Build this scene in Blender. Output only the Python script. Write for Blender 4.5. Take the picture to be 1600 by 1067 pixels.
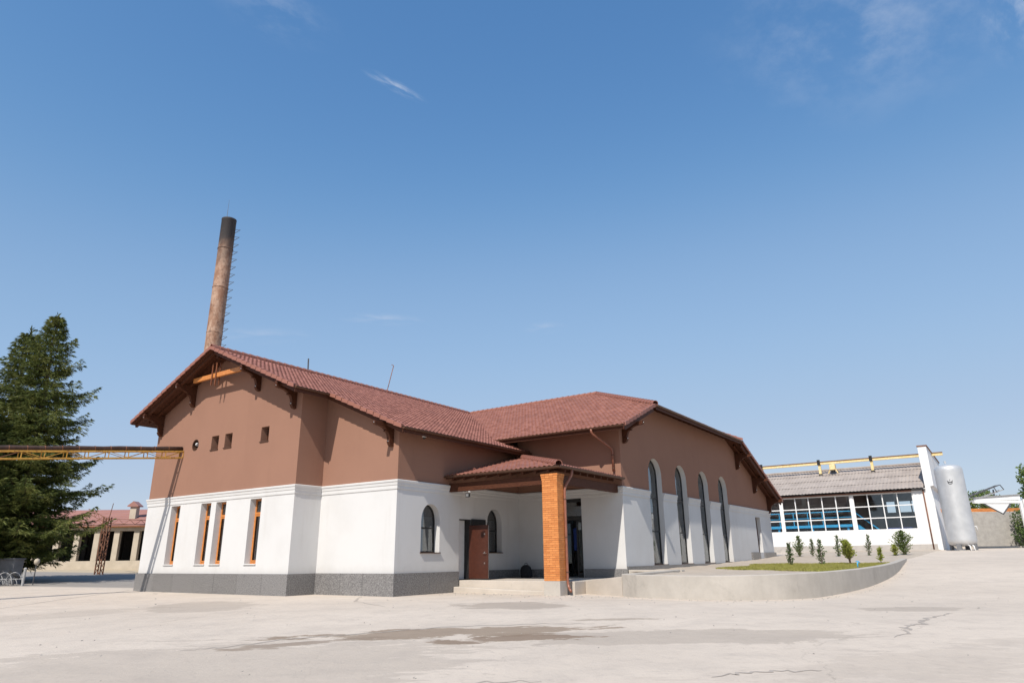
import bpy, bmesh, math, random
from mathutils import Vector, Matrix
from mathutils.geometry import tessellate_polygon
R = math.radians
for o in list(bpy.data.objects):
    bpy.data.objects.remove(o)
scene = bpy.context.scene
COL = scene.collection

# ------------------------------------------------------------------ camera
cam_d = bpy.data.cameras.new('camera')
cam = bpy.data.objects.new('camera', cam_d)
COL.objects.link(cam)
cam_d.sensor_fit = 'HORIZONTAL'
cam_d.sensor_width = 36.0
cam_d.lens = 1054.31 / 1600 * 36
cam_d.clip_start = 0.1
cam_d.clip_end = 6000
cam.matrix_world = (Matrix.Translation((0, 0, 1.2309)) @ Matrix.Rotation(R(90 + 17.769), 4, 'X')
                    @ Matrix.Rotation(R(-0.651), 4, 'Z'))
scene.camera = cam

# ------------------------------------------------------------------ building frame (u along the front, v into the depth)
PH = -0.6064
OX, OY = -8.337, 26.1893
AX, AY = math.cos(PH), math.sin(PH)
BX, BY = -math.sin(PH), math.cos(PH)


def W(u, v, z=0.0):
    return Vector((OX + AX * u + BX * v, OY + AY * u + BY * v, z))


def UV(x, y):
    qx, qy = x - OX, y - OY
    return qx * AX + qy * AY, qx * BX + qy * BY


# ------------------------------------------------------------------ world, sun, exposure
sun_h = Vector((AX * 0.19 - BX * 0.91, AY * 0.19 - BY * 0.91, 1.0)).normalized()   # towards the sun
SUN_EL = math.asin(sun_h.z)
SUN_AZ = math.atan2(sun_h.x, sun_h.y)
world = bpy.data.worlds.new('World')
scene.world = world
world.use_nodes = True
wn = world.node_tree
wn.nodes.clear()
wout = wn.nodes.new('ShaderNodeOutputWorld')
wbg = wn.nodes.new('ShaderNodeBackground')
sky = wn.nodes.new('ShaderNodeTexSky')
sky.sky_type = 'NISHITA'
sky.sun_disc = False
sky.sun_elevation = SUN_EL
sky.sun_rotation = SUN_AZ
sky.altitude = 100
sky.air_density = 1.0
sky.dust_density = 0.2
sky.ozone_density = 3.0
wbg.inputs['Strength'].default_value = 0.12
# thin cirrus, held in the sky's own directions
wtc = wn.nodes.new('ShaderNodeTexCoord')


def wnode(t, **kw):
    n = wn.nodes.new(t)
    for k, v in kw.items():
        setattr(n, k, v)
    return n


def wisp(center, along, la, lb, strength, scale):
    """soft streak of cloud round one direction of the sky"""
    c = Vector(center).normalized()
    a = Vector(along)
    a = (a - c * a.dot(c)).normalized()
    b = c.cross(a)
    nz = wnode('ShaderNodeTexNoise')
    nz.inputs['Scale'].default_value = scale
    nz.inputs['Detail'].default_value = 6
    nz.inputs['Roughness'].default_value = 0.62
    mp = wnode('ShaderNodeMapping')
    mp.inputs['Scale'].default_value = (1, 1, 1)
    comb = wnode('ShaderNodeCombineXYZ')
    d1 = wnode('ShaderNodeVectorMath', operation='DOT_PRODUCT')
    d1.inputs[1].default_value = a
    d2 = wnode('ShaderNodeVectorMath', operation='DOT_PRODUCT')
    d2.inputs[1].default_value = b
    d3 = wnode('ShaderNodeVectorMath', operation='DOT_PRODUCT')
    d3.inputs[1].default_value = c
    for d in (d1, d2, d3):
        wn.links.new(wtc.outputs['Generated'], d.inputs[0])
    m1 = wnode('ShaderNodeMath', operation='DIVIDE')
    m1.inputs[1].default_value = la
    m2 = wnode('ShaderNodeMath', operation='DIVIDE')
    m2.inputs[1].default_value = lb
    wn.links.new(d1.outputs['Value'], m1.inputs[0])
    wn.links.new(d2.outputs['Value'], m2.inputs[0])
    wn.links.new(m1.outputs[0], comb.inputs[0])
    wn.links.new(m2.outputs[0], comb.inputs[1])
    front = wnode('ShaderNodeMath', operation='GREATER_THAN')
    front.inputs[1].default_value = 0
    wn.links.new(d3.outputs['Value'], front.inputs[0])
    ln = wnode('ShaderNodeVectorMath', operation='LENGTH')
    wn.links.new(comb.outputs[0], ln.inputs[0])
    fall = wnode('ShaderNodeMapRange', interpolation_type='SMOOTHSTEP')
    fall.inputs['From Min'].default_value = 1.0
    fall.inputs['From Max'].default_value = 0.0
    wn.links.new(ln.outputs['Value'], fall.inputs['Value'])
    wn.links.new(comb.outputs[0], nz.inputs['Vector'])
    ramp = wnode('ShaderNodeMapRange', interpolation_type='SMOOTHSTEP')
    ramp.inputs['From Min'].default_value = 0.40
    ramp.inputs['From Max'].default_value = 0.72
    wn.links.new(nz.outputs['Fac'], ramp.inputs['Value'])
    p = wnode('ShaderNodeMath', operation='MULTIPLY')
    wn.links.new(fall.outputs[0], p.inputs[0])
    wn.links.new(ramp.outputs[0], p.inputs[1])
    q = wnode('ShaderNodeMath', operation='MULTIPLY')
    wn.links.new(p.outputs[0], q.inputs[0])
    wn.links.new(front.outputs[0], q.inputs[1])
    s = wnode('ShaderNodeMath', operation='MULTIPLY')
    s.inputs[1].default_value = strength
    wn.links.new(q.outputs[0], s.inputs[0])
    return s.outputs[0]


def sky_dir(px, py):
    X, Y = (px - 800) / 1054.31, (py - 533.5) / 1054.31
    cp, sp = math.cos(R(17.769)), math.sin(R(17.769))
    return Vector((X, cp + Y * sp, sp - Y * cp))


# response of the film to the clear sky: one curve for the whole dome, softer towards its bright parts
sc0 = wnode('ShaderNodeVectorMath', operation='SCALE')
sc0.inputs['Scale'].default_value = 1 / 16
wn.links.new(sky.outputs['Color'], sc0.inputs[0])
crv = wnode('ShaderNodeRGBCurve')
for ci, pts in enumerate([((.044, .041), (.094, .126), (.214, .200), (.5, .27), (1, .33)),
                          ((.078, .104), (.161, .204), (.335, .262), (.6, .32), (1, .38)),
                          ((.15, .222), (.281, .319), (.469, .345), (.7, .38), (1, .42))]):
    cc = crv.mapping.curves[ci]
    cc.points[-1].location = pts[-1]
    for p in pts[:-1]:
        cc.points.new(*p)
crv.mapping.update()
wn.links.new(sc0.outputs[0], crv.inputs['Color'])
sc1 = wnode('ShaderNodeVectorMath', operation='SCALE')
sc1.inputs['Scale'].default_value = 16
wn.links.new(crv.outputs[0], sc1.inputs[0])
last = sc1.outputs[0]
for (c, e, la, lb, st, sc) in [((622, 133), (672, 160), .055, .010, .75, 1.2), ((600, 497), (650, 500), .075, .012, .5, 1.1),
                               ((405, 520), (470, 522), .09, .016, .35, 1.1), ((850, 513), (880, 512), .04, .012, .35, 1.0),
                               ((1350, 30), (1350, 130), .16, .22, .34, 2.2), ((1590, 20), (1600, 60), .08, .05, .5, 1.6),
                               ((430, 5), (480, 30), .10, .05, .22, 1.5)]:
    dc, de = sky_dir(*c), sky_dir(*e)
    fac = wisp(dc, de - dc, la, lb, st, sc)
    mx = wnode('ShaderNodeMix', data_type='RGBA')
    mx.inputs[7].default_value = (3.9, 4.5, 5.6, 1)
    wn.links.new(fac, mx.inputs[0])
    wn.links.new(last, mx.inputs[6])
    last = mx.outputs[2]
wn.links.new(last, wbg.inputs['Color'])
wn.links.new(wbg.outputs[0], wout.inputs[0])

sl = bpy.data.lights.new('sun', 'SUN')
sl.energy = 4.45
sl.angle = R(0.53)
sl.color = (1.0, 0.94, 0.855)
so = bpy.data.objects.new('sun', sl)
COL.objects.link(so)
so.rotation_euler = (-sun_h).to_track_quat('-Z', 'Y').to_euler()
so.location = (0, -20, 60)

scene.render.engine = 'CYCLES'
scene.view_settings.view_transform = 'Standard'
scene.view_settings.look = 'None'
scene.view_settings.gamma = 1
scene.view_settings.exposure = 0.22
scene.view_settings.use_curve_mapping = False


# ------------------------------------------------------------------ materials
class NB:
    def __init__(self, name):
        self.m = bpy.data.materials.new(name)
        self.m.use_nodes = True
        self.nt = self.m.node_tree
        self.b = self.nt.nodes['Principled BSDF']
        self.tc = self.nt.nodes.new('ShaderNodeTexCoord')

    def n(self, t, **kw):
        x = self.nt.nodes.new(t)
        for k, v in kw.items():
            setattr(x, k, v)
        return x

    def link(self, a, b):
        self.nt.links.new(a, b)

    def noise(self, scale, detail=5, rough=.55, vec=None, stretch=None, dist=0.0):
        x = self.n('ShaderNodeTexNoise')
        x.inputs['Scale'].default_value = scale
        x.inputs['Detail'].default_value = detail
        x.inputs['Roughness'].default_value = rough
        x.inputs['Distortion'].default_value = dist
        v = vec or self.tc.outputs['Object']
        if stretch:
            mp = self.n('ShaderNodeMapping')
            mp.inputs['Scale'].default_value = stretch
            self.link(v, mp.inputs['Vector'])
            v = mp.outputs[0]
        self.link(v, x.inputs['Vector'])
        return x.outputs['Fac']

    def remap(self, fac, a, b, c=0.0, d=1.0, smooth=True):
        x = self.n('ShaderNodeMapRange', interpolation_type='SMOOTHSTEP' if smooth else 'LINEAR')
        self.link(fac, x.inputs['Value'])
        x.inputs['From Min'].default_value = a
        x.inputs['From Max'].default_value = b
        x.inputs['To Min'].default_value = c
        x.inputs['To Max'].default_value = d
        return x.outputs[0]

    def mix(self, fac, a, b, blend='MIX'):
        x = self.n('ShaderNodeMix', data_type='RGBA', blend_type=blend)
        for i, v in ((0, fac), (6, a), (7, b)):
            if isinstance(v, (int, float)):
                x.inputs[i].default_value = v
            elif isinstance(v, tuple):
                x.inputs[i].default_value = v if len(v) == 4 else (*v, 1)
            else:
                self.link(v, x.inputs[i])
        return x.outputs[2]

    def math(self, op, a, b):
        x = self.n('ShaderNodeMath', operation=op)
        for i, v in ((0, a), (1, b)):
            if isinstance(v, (int, float)):
                x.inputs[i].default_value = v
            else:
                self.link(v, x.inputs[i])
        return x.outputs[0]

    def base(self, c):
        if isinstance(c, tuple):
            self.b.inputs['Base Color'].default_value = (*c, 1)
        else:
            self.link(c, self.b.inputs['Base Color'])

    def rough(self, r):
        if isinstance(r, (int, float)):
            self.b.inputs['Roughness'].default_value = r
        else:
            self.link(r, self.b.inputs['Roughness'])

    def bump(self, h, strength=.3, dist=.01):
        x = self.n('ShaderNodeBump')
        x.inputs['Strength'].default_value = strength
        x.inputs['Distance'].default_value = dist
        self.link(h, x.inputs['Height'])
        self.link(x.outputs[0], self.b.inputs['Normal'])


def simple(name, c1, c2, scale=4, rough=.7, bump=0, bscale=60, metal=0, stretch=None, spec=None):
    k = NB(name)
    f = k.remap(k.noise(scale, 6, .6, stretch=stretch), .3, .7)
    k.base(k.mix(f, c1, c2))
    k.rough(rough)
    k.b.inputs['Metallic'].default_value = metal
    if spec is not None:
        k.b.inputs['Specular IOR Level'].default_value = spec
    if bump:
        k.bump(k.noise(bscale, 4, .6), bump, .01)
    return k.m


M = {}


def plaster(name, c, dirt):
    k = NB(name)
    f = k.remap(k.noise(.55, 6, .6), .35, .75)
    col = k.mix(f, c, tuple(x * .955 for x in c))
    # faint rain streaks and scuffs near the foot of the wall
    st = k.remap(k.noise(1.6, 6, .65, stretch=(1, 1, .12)), .52, .80, 0, .30)
    col = k.mix(st, col, dirt)
    sx = k.n('ShaderNodeSeparateXYZ')
    k.link(k.tc.outputs['Object'], sx.inputs[0])
    foot = k.math('MULTIPLY', k.remap(k.math('ADD', sx.outputs[2], k.math('MULTIPLY', k.noise(2.5, 6, .7), .5)), 1.35, .95), .32)
    col = k.mix(foot, col, dirt)
    patchy = k.remap(k.noise(.30, 5, .6), .45, .62, 0, .17)
    col = k.mix(patchy, col, dirt)
    k.base(col)
    k.rough(.88)
    k.b.inputs['Specular IOR Level'].default_value = .06
    k.bump(k.noise(130, 3, .6), .25, .006)
    return k.m


M['white'] = plaster('white_plaster', (.605, .597, .587), (.44, .41, .38))
M['brown'] = plaster('brown_plaster', (.288, .158, .112), (.225, .122, .088))


def granite():
    k = NB('grey_granite')
    a = k.noise(27, 6, .8)
    b = k.noise(42, 4, .75)
    f = k.remap(a, .36, .64)
    col = k.mix(f, (.03, .028, .028), (.265, .252, .24))
    col = k.mix(k.remap(b, .52, .7), col, (.36, .35, .35))
    col = k.mix(k.remap(k.noise(2.2, 5, .7), .6, .75, 0, .5), col, (.07, .07, .075))
    oi = k.n('ShaderNodeObjectInfo')
    col = k.mix(k.math('MULTIPLY', oi.outputs['Random'], .22), col, (.30, .29, .29))
    k.base(col)
    k.rough(.32)
    return k.m


M['granite'] = granite()


def roof_tile(name, c1, c2, c3):
    k = NB(name)
    v = k.n('ShaderNodeTexVoronoi')
    v.inputs['Scale'].default_value = 3.2
    k.link(k.tc.outputs['Object'], v.inputs['Vector'])
    geo = k.n('ShaderNodeNewGeometry')
    col = k.mix(geo.outputs['Random Per Island'], c1, c2)
    col = k.mix(k.remap(k.noise(.5, 6, .65), .45, .75, 0, .55), col, c3)
    k.base(col)
    k.rough(k.remap(k.noise(6, 4, .6), .3, .7, .5, .65))
    k.b.inputs['Specular IOR Level'].default_value = .3
    k.bump(k.noise(70, 4, .6), .2, .006)
    return k.m


M['tile'] = roof_tile('brown_red_clay_tile', (.225, .090, .064), (.325, .140, .102), (.195, .086, .064))
M['wood'] = simple('dark_brown_stained_wood', (.050, .017, .009), (.095, .034, .017), 9, .6, .2, 40, stretch=(1, 1, 6), spec=.18)
M['orange_wood'] = simple('orange_stained_wood', (.46, .16, .035), (.56, .215, .055), 7, .5, .15, 50)
M['brown_wood'] = simple('brown_stained_wood', (.16, .05, .018), (.22, .075, .028), 7, .45, .15, 50)
M['gutter'] = simple('brown_coated_metal', (.075, .038, .024), (.10, .05, .032), 6, .45, spec=.3)
M['copper'] = simple('reddish_brown_downpipe', (.20, .075, .045), (.26, .10, .06), 6, .35)
M['black'] = simple('black_metal_frame', (.010, .010, .011), (.018, .017, .016), 6, .4)
M['door'] = simple('red_brown_door_paint', (.055, .018, .011), (.072, .023, .014), 8, .33)
M['lock'] = simple('bright_door_lock_metal', (.6, .58, .55), (.7, .68, .65), 8, .3, metal=1)


def glass(name, tint, refl):
    k = NB(name)
    out = k.nt.nodes['Material Output']
    tr = k.n('ShaderNodeBsdfTransparent')
    tr.inputs[0].default_value = (*tint, 1)
    gl = k.n('ShaderNodeBsdfGlossy')
    gl.inputs['Roughness'].default_value = .02
    gl.inputs['Color'].default_value = (.95, .97, 1, 1)
    bp = k.n('ShaderNodeBump')
    bp.inputs['Strength'].default_value = .02
    bp.inputs['Distance'].default_value = .05
    k.link(k.noise(1.3, 2, .5), bp.inputs['Height'])
    k.link(bp.outputs[0], gl.inputs['Normal'])
    lw = k.n('ShaderNodeLayerWeight')
    lw.inputs['Blend'].default_value = .5
    f5 = k.math('POWER', lw.outputs['Facing'], 5.0)
    f = k.math('ADD', k.math('MULTIPLY', f5, .9), refl)
    ms = k.n('ShaderNodeMixShader')
    k.link(f, ms.inputs[0])
    k.link(tr.outputs[0], ms.inputs[1])
    k.link(gl.outputs[0], ms.inputs[2])
    k.link(ms.outputs[0], out.inputs[0])
    k.nt.nodes.remove(k.b)
    return k.m


M['glass'] = glass('window_glass', (.60, .63, .63), .15)
M['hall_glass'] = glass('hall_window_glass', (.90, .93, .94), .05)


def brick():
    k = NB('orange_brick')
    geo = k.n('ShaderNodeNewGeometry')
    v = geo.outputs['Random Per Island']
    col = k.mix(v, (.50, .17, .042), (.64, .245, .07))
    col = k.mix(k.remap(k.noise(22, 4, .6), .5, .8, 0, .5), col, (.40, .12, .04))
    k.base(col)
    k.rough(.8)
    k.bump(k.noise(90, 4, .6), .3, .006)
    return k.m


M['brick'] = brick()
M['mortar'] = simple('brick_mortar', (.42, .25, .15), (.36, .2, .12), 20, .9)


def concrete(name, c1, c2, c3, sc=1.2):
    k = NB(name)
    col = k.mix(k.remap(k.noise(sc, 7, .65), .3, .7), c1, c2)
    col = k.mix(k.remap(k.noise(sc * .6, 7, .72, dist=.6), .56, .74, 0, .7), col, c3)
    sp = k.remap(k.noise(60, 3, .6), .6, .78, 0, .25)
    col = k.mix(sp, col, tuple(x * .55 for x in c3))
    k.base(col)
    k.rough(.9)
    k.b.inputs['Specular IOR Level'].default_value = .2
    k.bump(k.noise(35, 5, .7), .35, .012)
    return k.m


M['concrete'] = concrete('pale_concrete', (.52, .462, .40), (.45, .40, .345), (.34, .30, .255))
M['planter'] = concrete('planter_concrete', (.46, .422, .375), (.40, .365, .322), (.30, .272, .24), 1.6)
M['grey_conc'] = concrete('grey_render', (.46, .43, .40), (.38, .355, .33), (.28, .26, .24), 1.5)
M['rubble'] = concrete('rough_grey_wall_render', (.40, .375, .34), (.31, .29, .265), (.23, .21, .19), 2.5)
M['white_paint'] = simple('white_painted_render', (.80, .795, .785), (.72, .71, .70), 1.2, .85, .2, 60)
M['white_metal'] = simple('white_painted_metal', (.78, .78, .77), (.72, .71, .70), 5, .45)


def rust(name, c1, c2, c3):
    k = NB(name)
    f = k.remap(k.noise(3.2, 7, .7, stretch=(1, 1, .35)), .35, .65)
    col = k.mix(f, c1, c2)
    col = k.mix(k.remap(k.noise(9, 6, .7), .52, .68), col, c3)
    k.base(col)
    k.rough(.75)
    k.b.inputs['Metallic'].default_value = .15
    k.bump(k.noise(25, 5, .7), .3, .01)
    return k.m


M['rust'] = rust('rusty_steel', (.17, .068, .035), (.26, .12, .07), (.09, .04, .025))
M['yellow_steel'] = rust('weathered_yellow_steel', (.50, .27, .045), (.58, .33, .065), (.17, .065, .03))
M['cream_steel'] = rust('pale_yellow_crane_paint', (.74, .55, .24), (.78, .64, .36), (.45, .28, .10))
M['pipe_wrap'] = rust('dark_wrapped_pipe', (.045, .024, .018), (.075, .04, .03), (.03, .02, .018))


def chimney_mat():
    k = NB('rusted_chimney_steel')
    sx = k.n('ShaderNodeSeparateXYZ')
    k.link(k.tc.outputs['Object'], sx.inputs[0])
    f = k.remap(k.noise(1.6, 7, .72, stretch=(1, 1, .5)), .38, .62)
    col = k.mix(f, (.44, .29, .205), (.26, .13, .075))
    col = k.mix(k.remap(k.noise(4, 7, .75), .52, .66, 0, .85), col, (.11, .055, .035))
    col = k.mix(k.remap(k.noise(7, 6, .7), .6, .72, 0, .5), col, (.5, .38, .3))
    h = k.math('ADD', sx.outputs[2], k.math('MULTIPLY', k.noise(1.2, 4, .6), 3.0))
    col = k.mix(k.remap(h, 24.5, 28.6), col, (.035, .03, .03))     # soot from the mouth of the stack
    k.base(col)
    k.rough(.7)
    k.b.inputs['Metallic'].default_value = .1
    k.bump(k.noise(14, 5, .7), .3, .015)
    return k.m


M['chimney'] = chimney_mat()


def tank_mat():
    k = NB('brushed_aluminium_tank')
    k.base(k.mix(k.remap(k.noise(1.3, 6, .6), .35, .65), (.60, .60, .60), (.52, .525, .53)))
    k.b.inputs['Metallic'].default_value = .45
    k.rough(k.remap(k.noise(2.2, 6, .6), .3, .7, .42, .52))
    k.bump(k.noise(3, 3, .5, stretch=(1, 1, .3)), .08, .02)
    return k.m


M['tank'] = tank_mat()
M['slate'] = None


def slate():
    k = NB('weathered_fibre_cement_sheet')
    col = k.mix(k.remap(k.noise(.9, 7, .68, stretch=(1, 1, 1)), .3, .7), (.30, .255, .225), (.40, .345, .305))
    col = k.mix(k.remap(k.noise(1.8, 6, .7, stretch=(.5, 1.6, 1)), .56, .7, 0, .6), col, (.21, .18, .165))
    k.base(col)
    k.rough(.9)
    return k.m


M['slate'] = slate()
M['blue'] = simple('sky_blue_painted_steel', (.06, .42, .72), (.05, .36, .64), 4, .4)
M['dark_floor'] = simple('dark_hall_floor', (.30, .275, .25), (.24, .22, .20), 1, .7)
M['hall_in'] = simple('hall_inner_wall', (.60, .55, .50), (.50, .46, .42), 1.2, .9)
M['shed_roof'] = simple('faded_red_metal_roof', (.31, .15, .12), (.37, .185, .15), 1.2, .5, stretch=(.3, 3, 1))
M['shed_wall'] = simple('beige_shed_render', (.50, .43, .34), (.42, .36, .28), 1.6, .9, .3, 30)
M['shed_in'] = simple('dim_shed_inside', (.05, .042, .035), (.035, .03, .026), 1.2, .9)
M['bark'] = simple('spruce_bark', (.075, .05, .035), (.12, .085, .06), 9, .95, .5, 20, stretch=(1, 1, .3))


def leaf(name, c1, c2, c3, trans=.25):
    k = NB(name)
    geo = k.n('ShaderNodeNewGeometry')
    col = k.mix(geo.outputs['Random Per Island'], c1, c2)
    col = k.mix(k.remap(k.noise(1.1, 4, .6), .45, .7, 0, .8), col, c3)
    k.base(col)
    k.rough(.6)
    k.b.inputs['Specular IOR Level'].default_value = .3
    out = k.nt.nodes['Material Output']
    tl = k.n('ShaderNodeBsdfTranslucent')
    k.link(col, tl.inputs[0])
    ms = k.n('ShaderNodeMixShader')
    ms.inputs[0].default_value = trans
    k.link(k.b.outputs[0], ms.inputs[1])
    k.link(tl.outputs[0], ms.inputs[2])
    k.link(ms.outputs[0], out.inputs[0])
    return k.m


M['needle'] = leaf('spruce_needles', (.056, .080, .018), (.130, .150, .033), (.20, .20, .05), .16)
M['thuja'] = leaf('thuja_foliage', (.06, .105, .032), (.11, .165, .05), (.16, .19, .06))
M['lime_leaf'] = leaf('yellow_green_foliage', (.20, .24, .04), (.30, .32, .05), (.36, .30, .06))
M['mid_leaf'] = leaf('mid_green_foliage', (.09, .15, .035), (.14, .20, .05), (.20, .23, .06))
M['grass'] = leaf('lawn_grass', (.24, .24, .05), (.33, .31, .075), (.40, .35, .12))
M['bag'] = simple('black_fabric', (.012, .012, .014), (.02, .02, .022), 12, .85)
M['blue_cloth'] = simple('dark_blue_fabric', (.01, .03, .16), (.015, .045, .22), 9, .8)
M['lamp_white'] = simple('white_plastic', (.7, .69, .67), (.62, .61, .6), 8, .4)
M['grey_paint'] = simple('light_grey_fence_paint', (.36, .36, .36), (.28, .28, .28), 8, .6)
M['dark_grey'] = simple('dark_grey_steel', (.06, .06, .065), (.09, .09, .095), 6, .5)
M['box_grey'] = simple('grey_utility_cabinet', (.20, .20, .205), (.16, .16, .165), 3, .7)


# ------------------------------------------------------------------ mesh helpers
class MB:
    def __init__(self):
        self.v, self.f, self.mi = [], [], []

    def add(self, vs, fs, mi=0):
        n = len(self.v)
        self.v += [tuple(p) for p in vs]
        for f in fs:
            self.f.append(tuple(n + i for i in f))
            self.mi.append(mi)
        return self

    def box(self, a, b, mi=0):
        x0, x1 = sorted((a[0], b[0]))
        y0, y1 = sorted((a[1], b[1]))
        z0, z1 = sorted((a[2], b[2]))
        vs = [(x0, y0, z0), (x1, y0, z0), (x1, y1, z0), (x0, y1, z0), (x0, y0, z1), (x1, y0, z1), (x1, y1, z1), (x0, y1, z1)]
        return self.add(vs, [(0, 3, 2, 1), (4, 5, 6, 7), (0, 1, 5, 4), (1, 2, 6, 5), (2, 3, 7, 6), (3, 0, 4, 7)], mi)

    def bar(self, p, q, w, h, up=(0, 0, 1), mi=0):
        """rectangular bar from p to q"""
        p, q = Vector(p), Vector(q)
        d = (q - p).normalized()
        up = Vector(up)
        s = d.cross(up)
        if s.length < 1e-4:
            s = d.cross(Vector((1, 0, 0)))
        s.normalize()
        t = s.cross(d)
        s, t = s * w / 2, t * h / 2
        vs = [p - s - t, p + s - t, p + s + t, p - s + t, q - s - t, q + s - t, q + s + t, q - s + t]
        return self.add(vs, [(0, 1, 2, 3), (7, 6, 5, 4), (0, 4, 5, 1), (1, 5, 6, 2), (2, 6, 7, 3), (3, 7, 4, 0)], mi)

    def tube(self, path, r, n=8, cap=True, mi=0):
        pts = [Vector(p) for p in path]
        rs = r if isinstance(r, (list, tuple)) else [r] * len(pts)
        rings = []
        prev = None
        for i, p in enumerate(pts):
            d = (pts[min(i + 1, len(pts) - 1)] - pts[max(i - 1, 0)]).normalized()
            a = prev or (Vector((0, 0, 1)) if abs(d.z) < .9 else Vector((1, 0, 0)))
            s = (a - d * a.dot(d)).normalized()
            prev = s
            t = d.cross(s)
            rings.append([p + (s * math.cos(2 * math.pi * k / n) + t * math.sin(2 * math.pi * k / n)) * rs[i] for k in range(n)])
        vs = [q for rg in rings for q in rg]
        fs = []
        for i in range(len(pts) - 1):
            for k in range(n):
                fs.append((i * n + k, i * n + (k + 1) % n, (i + 1) * n + (k + 1) % n, (i + 1) * n + k))
        if cap:
            fs.append(tuple(reversed(range(n))))
            fs.append(tuple(range((len(pts) - 1) * n, len(pts) * n)))
        return self.add(vs, fs, mi)

    def lathe(self, prof, c, n=24, mi=0):
        vs, fs = [], []
        for (r, z) in prof:
            for k in range(n):
                a = 2 * math.pi * k / n
                vs.append((c[0] + r * math.cos(a), c[1] + r * math.sin(a), c[2] + z))
        for i in range(len(prof) - 1):
            for k in range(n):
                fs.append((i * n + k, i * n + (k + 1) % n, (i + 1) * n + (k + 1) % n, (i + 1) * n + k))
        return self.add(vs, fs, mi)

    def poly(self, loops, fn, mi=0):
        """flat polygon with holes; loops hold 2-D points, fn lifts them"""
        vl = [[Vector((p[0], p[1], 0)) for p in lp] for lp in loops]
        tr = tessellate_polygon(vl)
        vs = [fn(p[0], p[1]) for lp in loops for p in lp]
        return self.add(vs, tr, mi)

    def prism(self, loop, f0, f1, mi=0):
        """solid between two lifts of one 2-D outline"""
        vl = [[Vector((p[0], p[1], 0)) for p in loop]]
        tr = [tuple(t) for t in tessellate_polygon(vl)]
        n = len(loop)
        vs = [f0(*p) for p in loop] + [f1(*p) for p in loop]
        fs = [tuple(reversed(t)) for t in tr] + [tuple(i + n for i in t) for t in tr]
        fs += [(i, (i + 1) % n, n + (i + 1) % n, n + i) for i in range(n)]
        return self.add(vs, fs, mi)

    def mesh(self, name, mats, smooth=False, recalc=True):
        me = bpy.data.meshes.new(name)
        me.from_pydata(self.v, [], self.f)
        for m in mats:
            me.materials.append(m)
        if len(mats) > 1:
            for p, i in zip(me.polygons, self.mi):
                p.material_index = i
        if recalc:
            bm = bmesh.new()
            bm.from_mesh(me)
            bmesh.ops.recalc_face_normals(bm, faces=bm.faces)
            bm.to_mesh(me)
            bm.free()
        if smooth:
            for p in me.polygons:
                p.use_smooth = True
        me.update()
        return me

    def build(self, name, mat, parent=None, smooth=False, recalc=True, bevel=0):
        mats = [M[x] if isinstance(x, str) else x for x in (mat if isinstance(mat, (list, tuple)) else [mat])]
        me = self.mesh(name, mats, smooth, recalc)
        return place(name, me, parent, bevel=bevel)


def place(name, me, parent=None, mw=None, bevel=0):
    o = bpy.data.objects.new(name, me)
    COL.objects.link(o)
    if mw is not None:
        o.matrix_local = mw
    if parent is not None:
        o.parent = parent
    if bevel:
        b = o.modifiers.new('bevel', 'BEVEL')
        b.width = bevel
        b.segments = 2
        b.limit_method = 'ANGLE'
    return o


def tag(o, label=None, cat=None, group=None, kind=None):
    if label:
        o['label'] = label
    if cat:
        o['category'] = cat
    if group:
        o['group'] = group
    if kind:
        o['kind'] = kind
    return o


def thing(name, label, cat, loc=(0, 0, 0), rz=0.0, group=None):
    o = bpy.data.objects.new(name, None)
    o.empty_display_size = .3
    COL.objects.link(o)
    o.location = loc
    o.rotation_euler = (0, 0, rz)
    return tag(o, label, cat, group)


def interp(x, xs, ys):
    if x <= xs[0]:
        return ys[0]
    for i in range(len(xs) - 1):
        if x <= xs[i + 1]:
            t = (x - xs[i]) / (xs[i + 1] - xs[i])
            return ys[i] + (ys[i + 1] - ys[i]) * t
    return ys[-1]


def sstep(x, a, b):
    t = min(max((x - a) / (b - a), 0), 1)
    return t * t * (3 - 2 * t)


# ------------------------------------------------------------------ ground
def ground_z(u, v):
    right = interp(v, [-60, -17, -2, 6, 9, 14.5, 20, 26, 36, 42, 60, 120], [-.6, -.3, 0, 0, .1, .3, .55, .86, 1.26, 1.45, 1.75, 2.0])
    left = interp(v, [-60, -17, -2, 60], [-.6, -.3, 0, 0]) + min(max(.03 * (-10 - u), 0), .75)
    w = sstep(u, -10, 9)
    return left * (1 - w) + right * w


def soil_z(v):
    return interp(v, [4, 12, 20, 28, 36, 42, 60], [.66, .72, .85, 1.05, 1.34, 1.5, 1.9])


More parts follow.
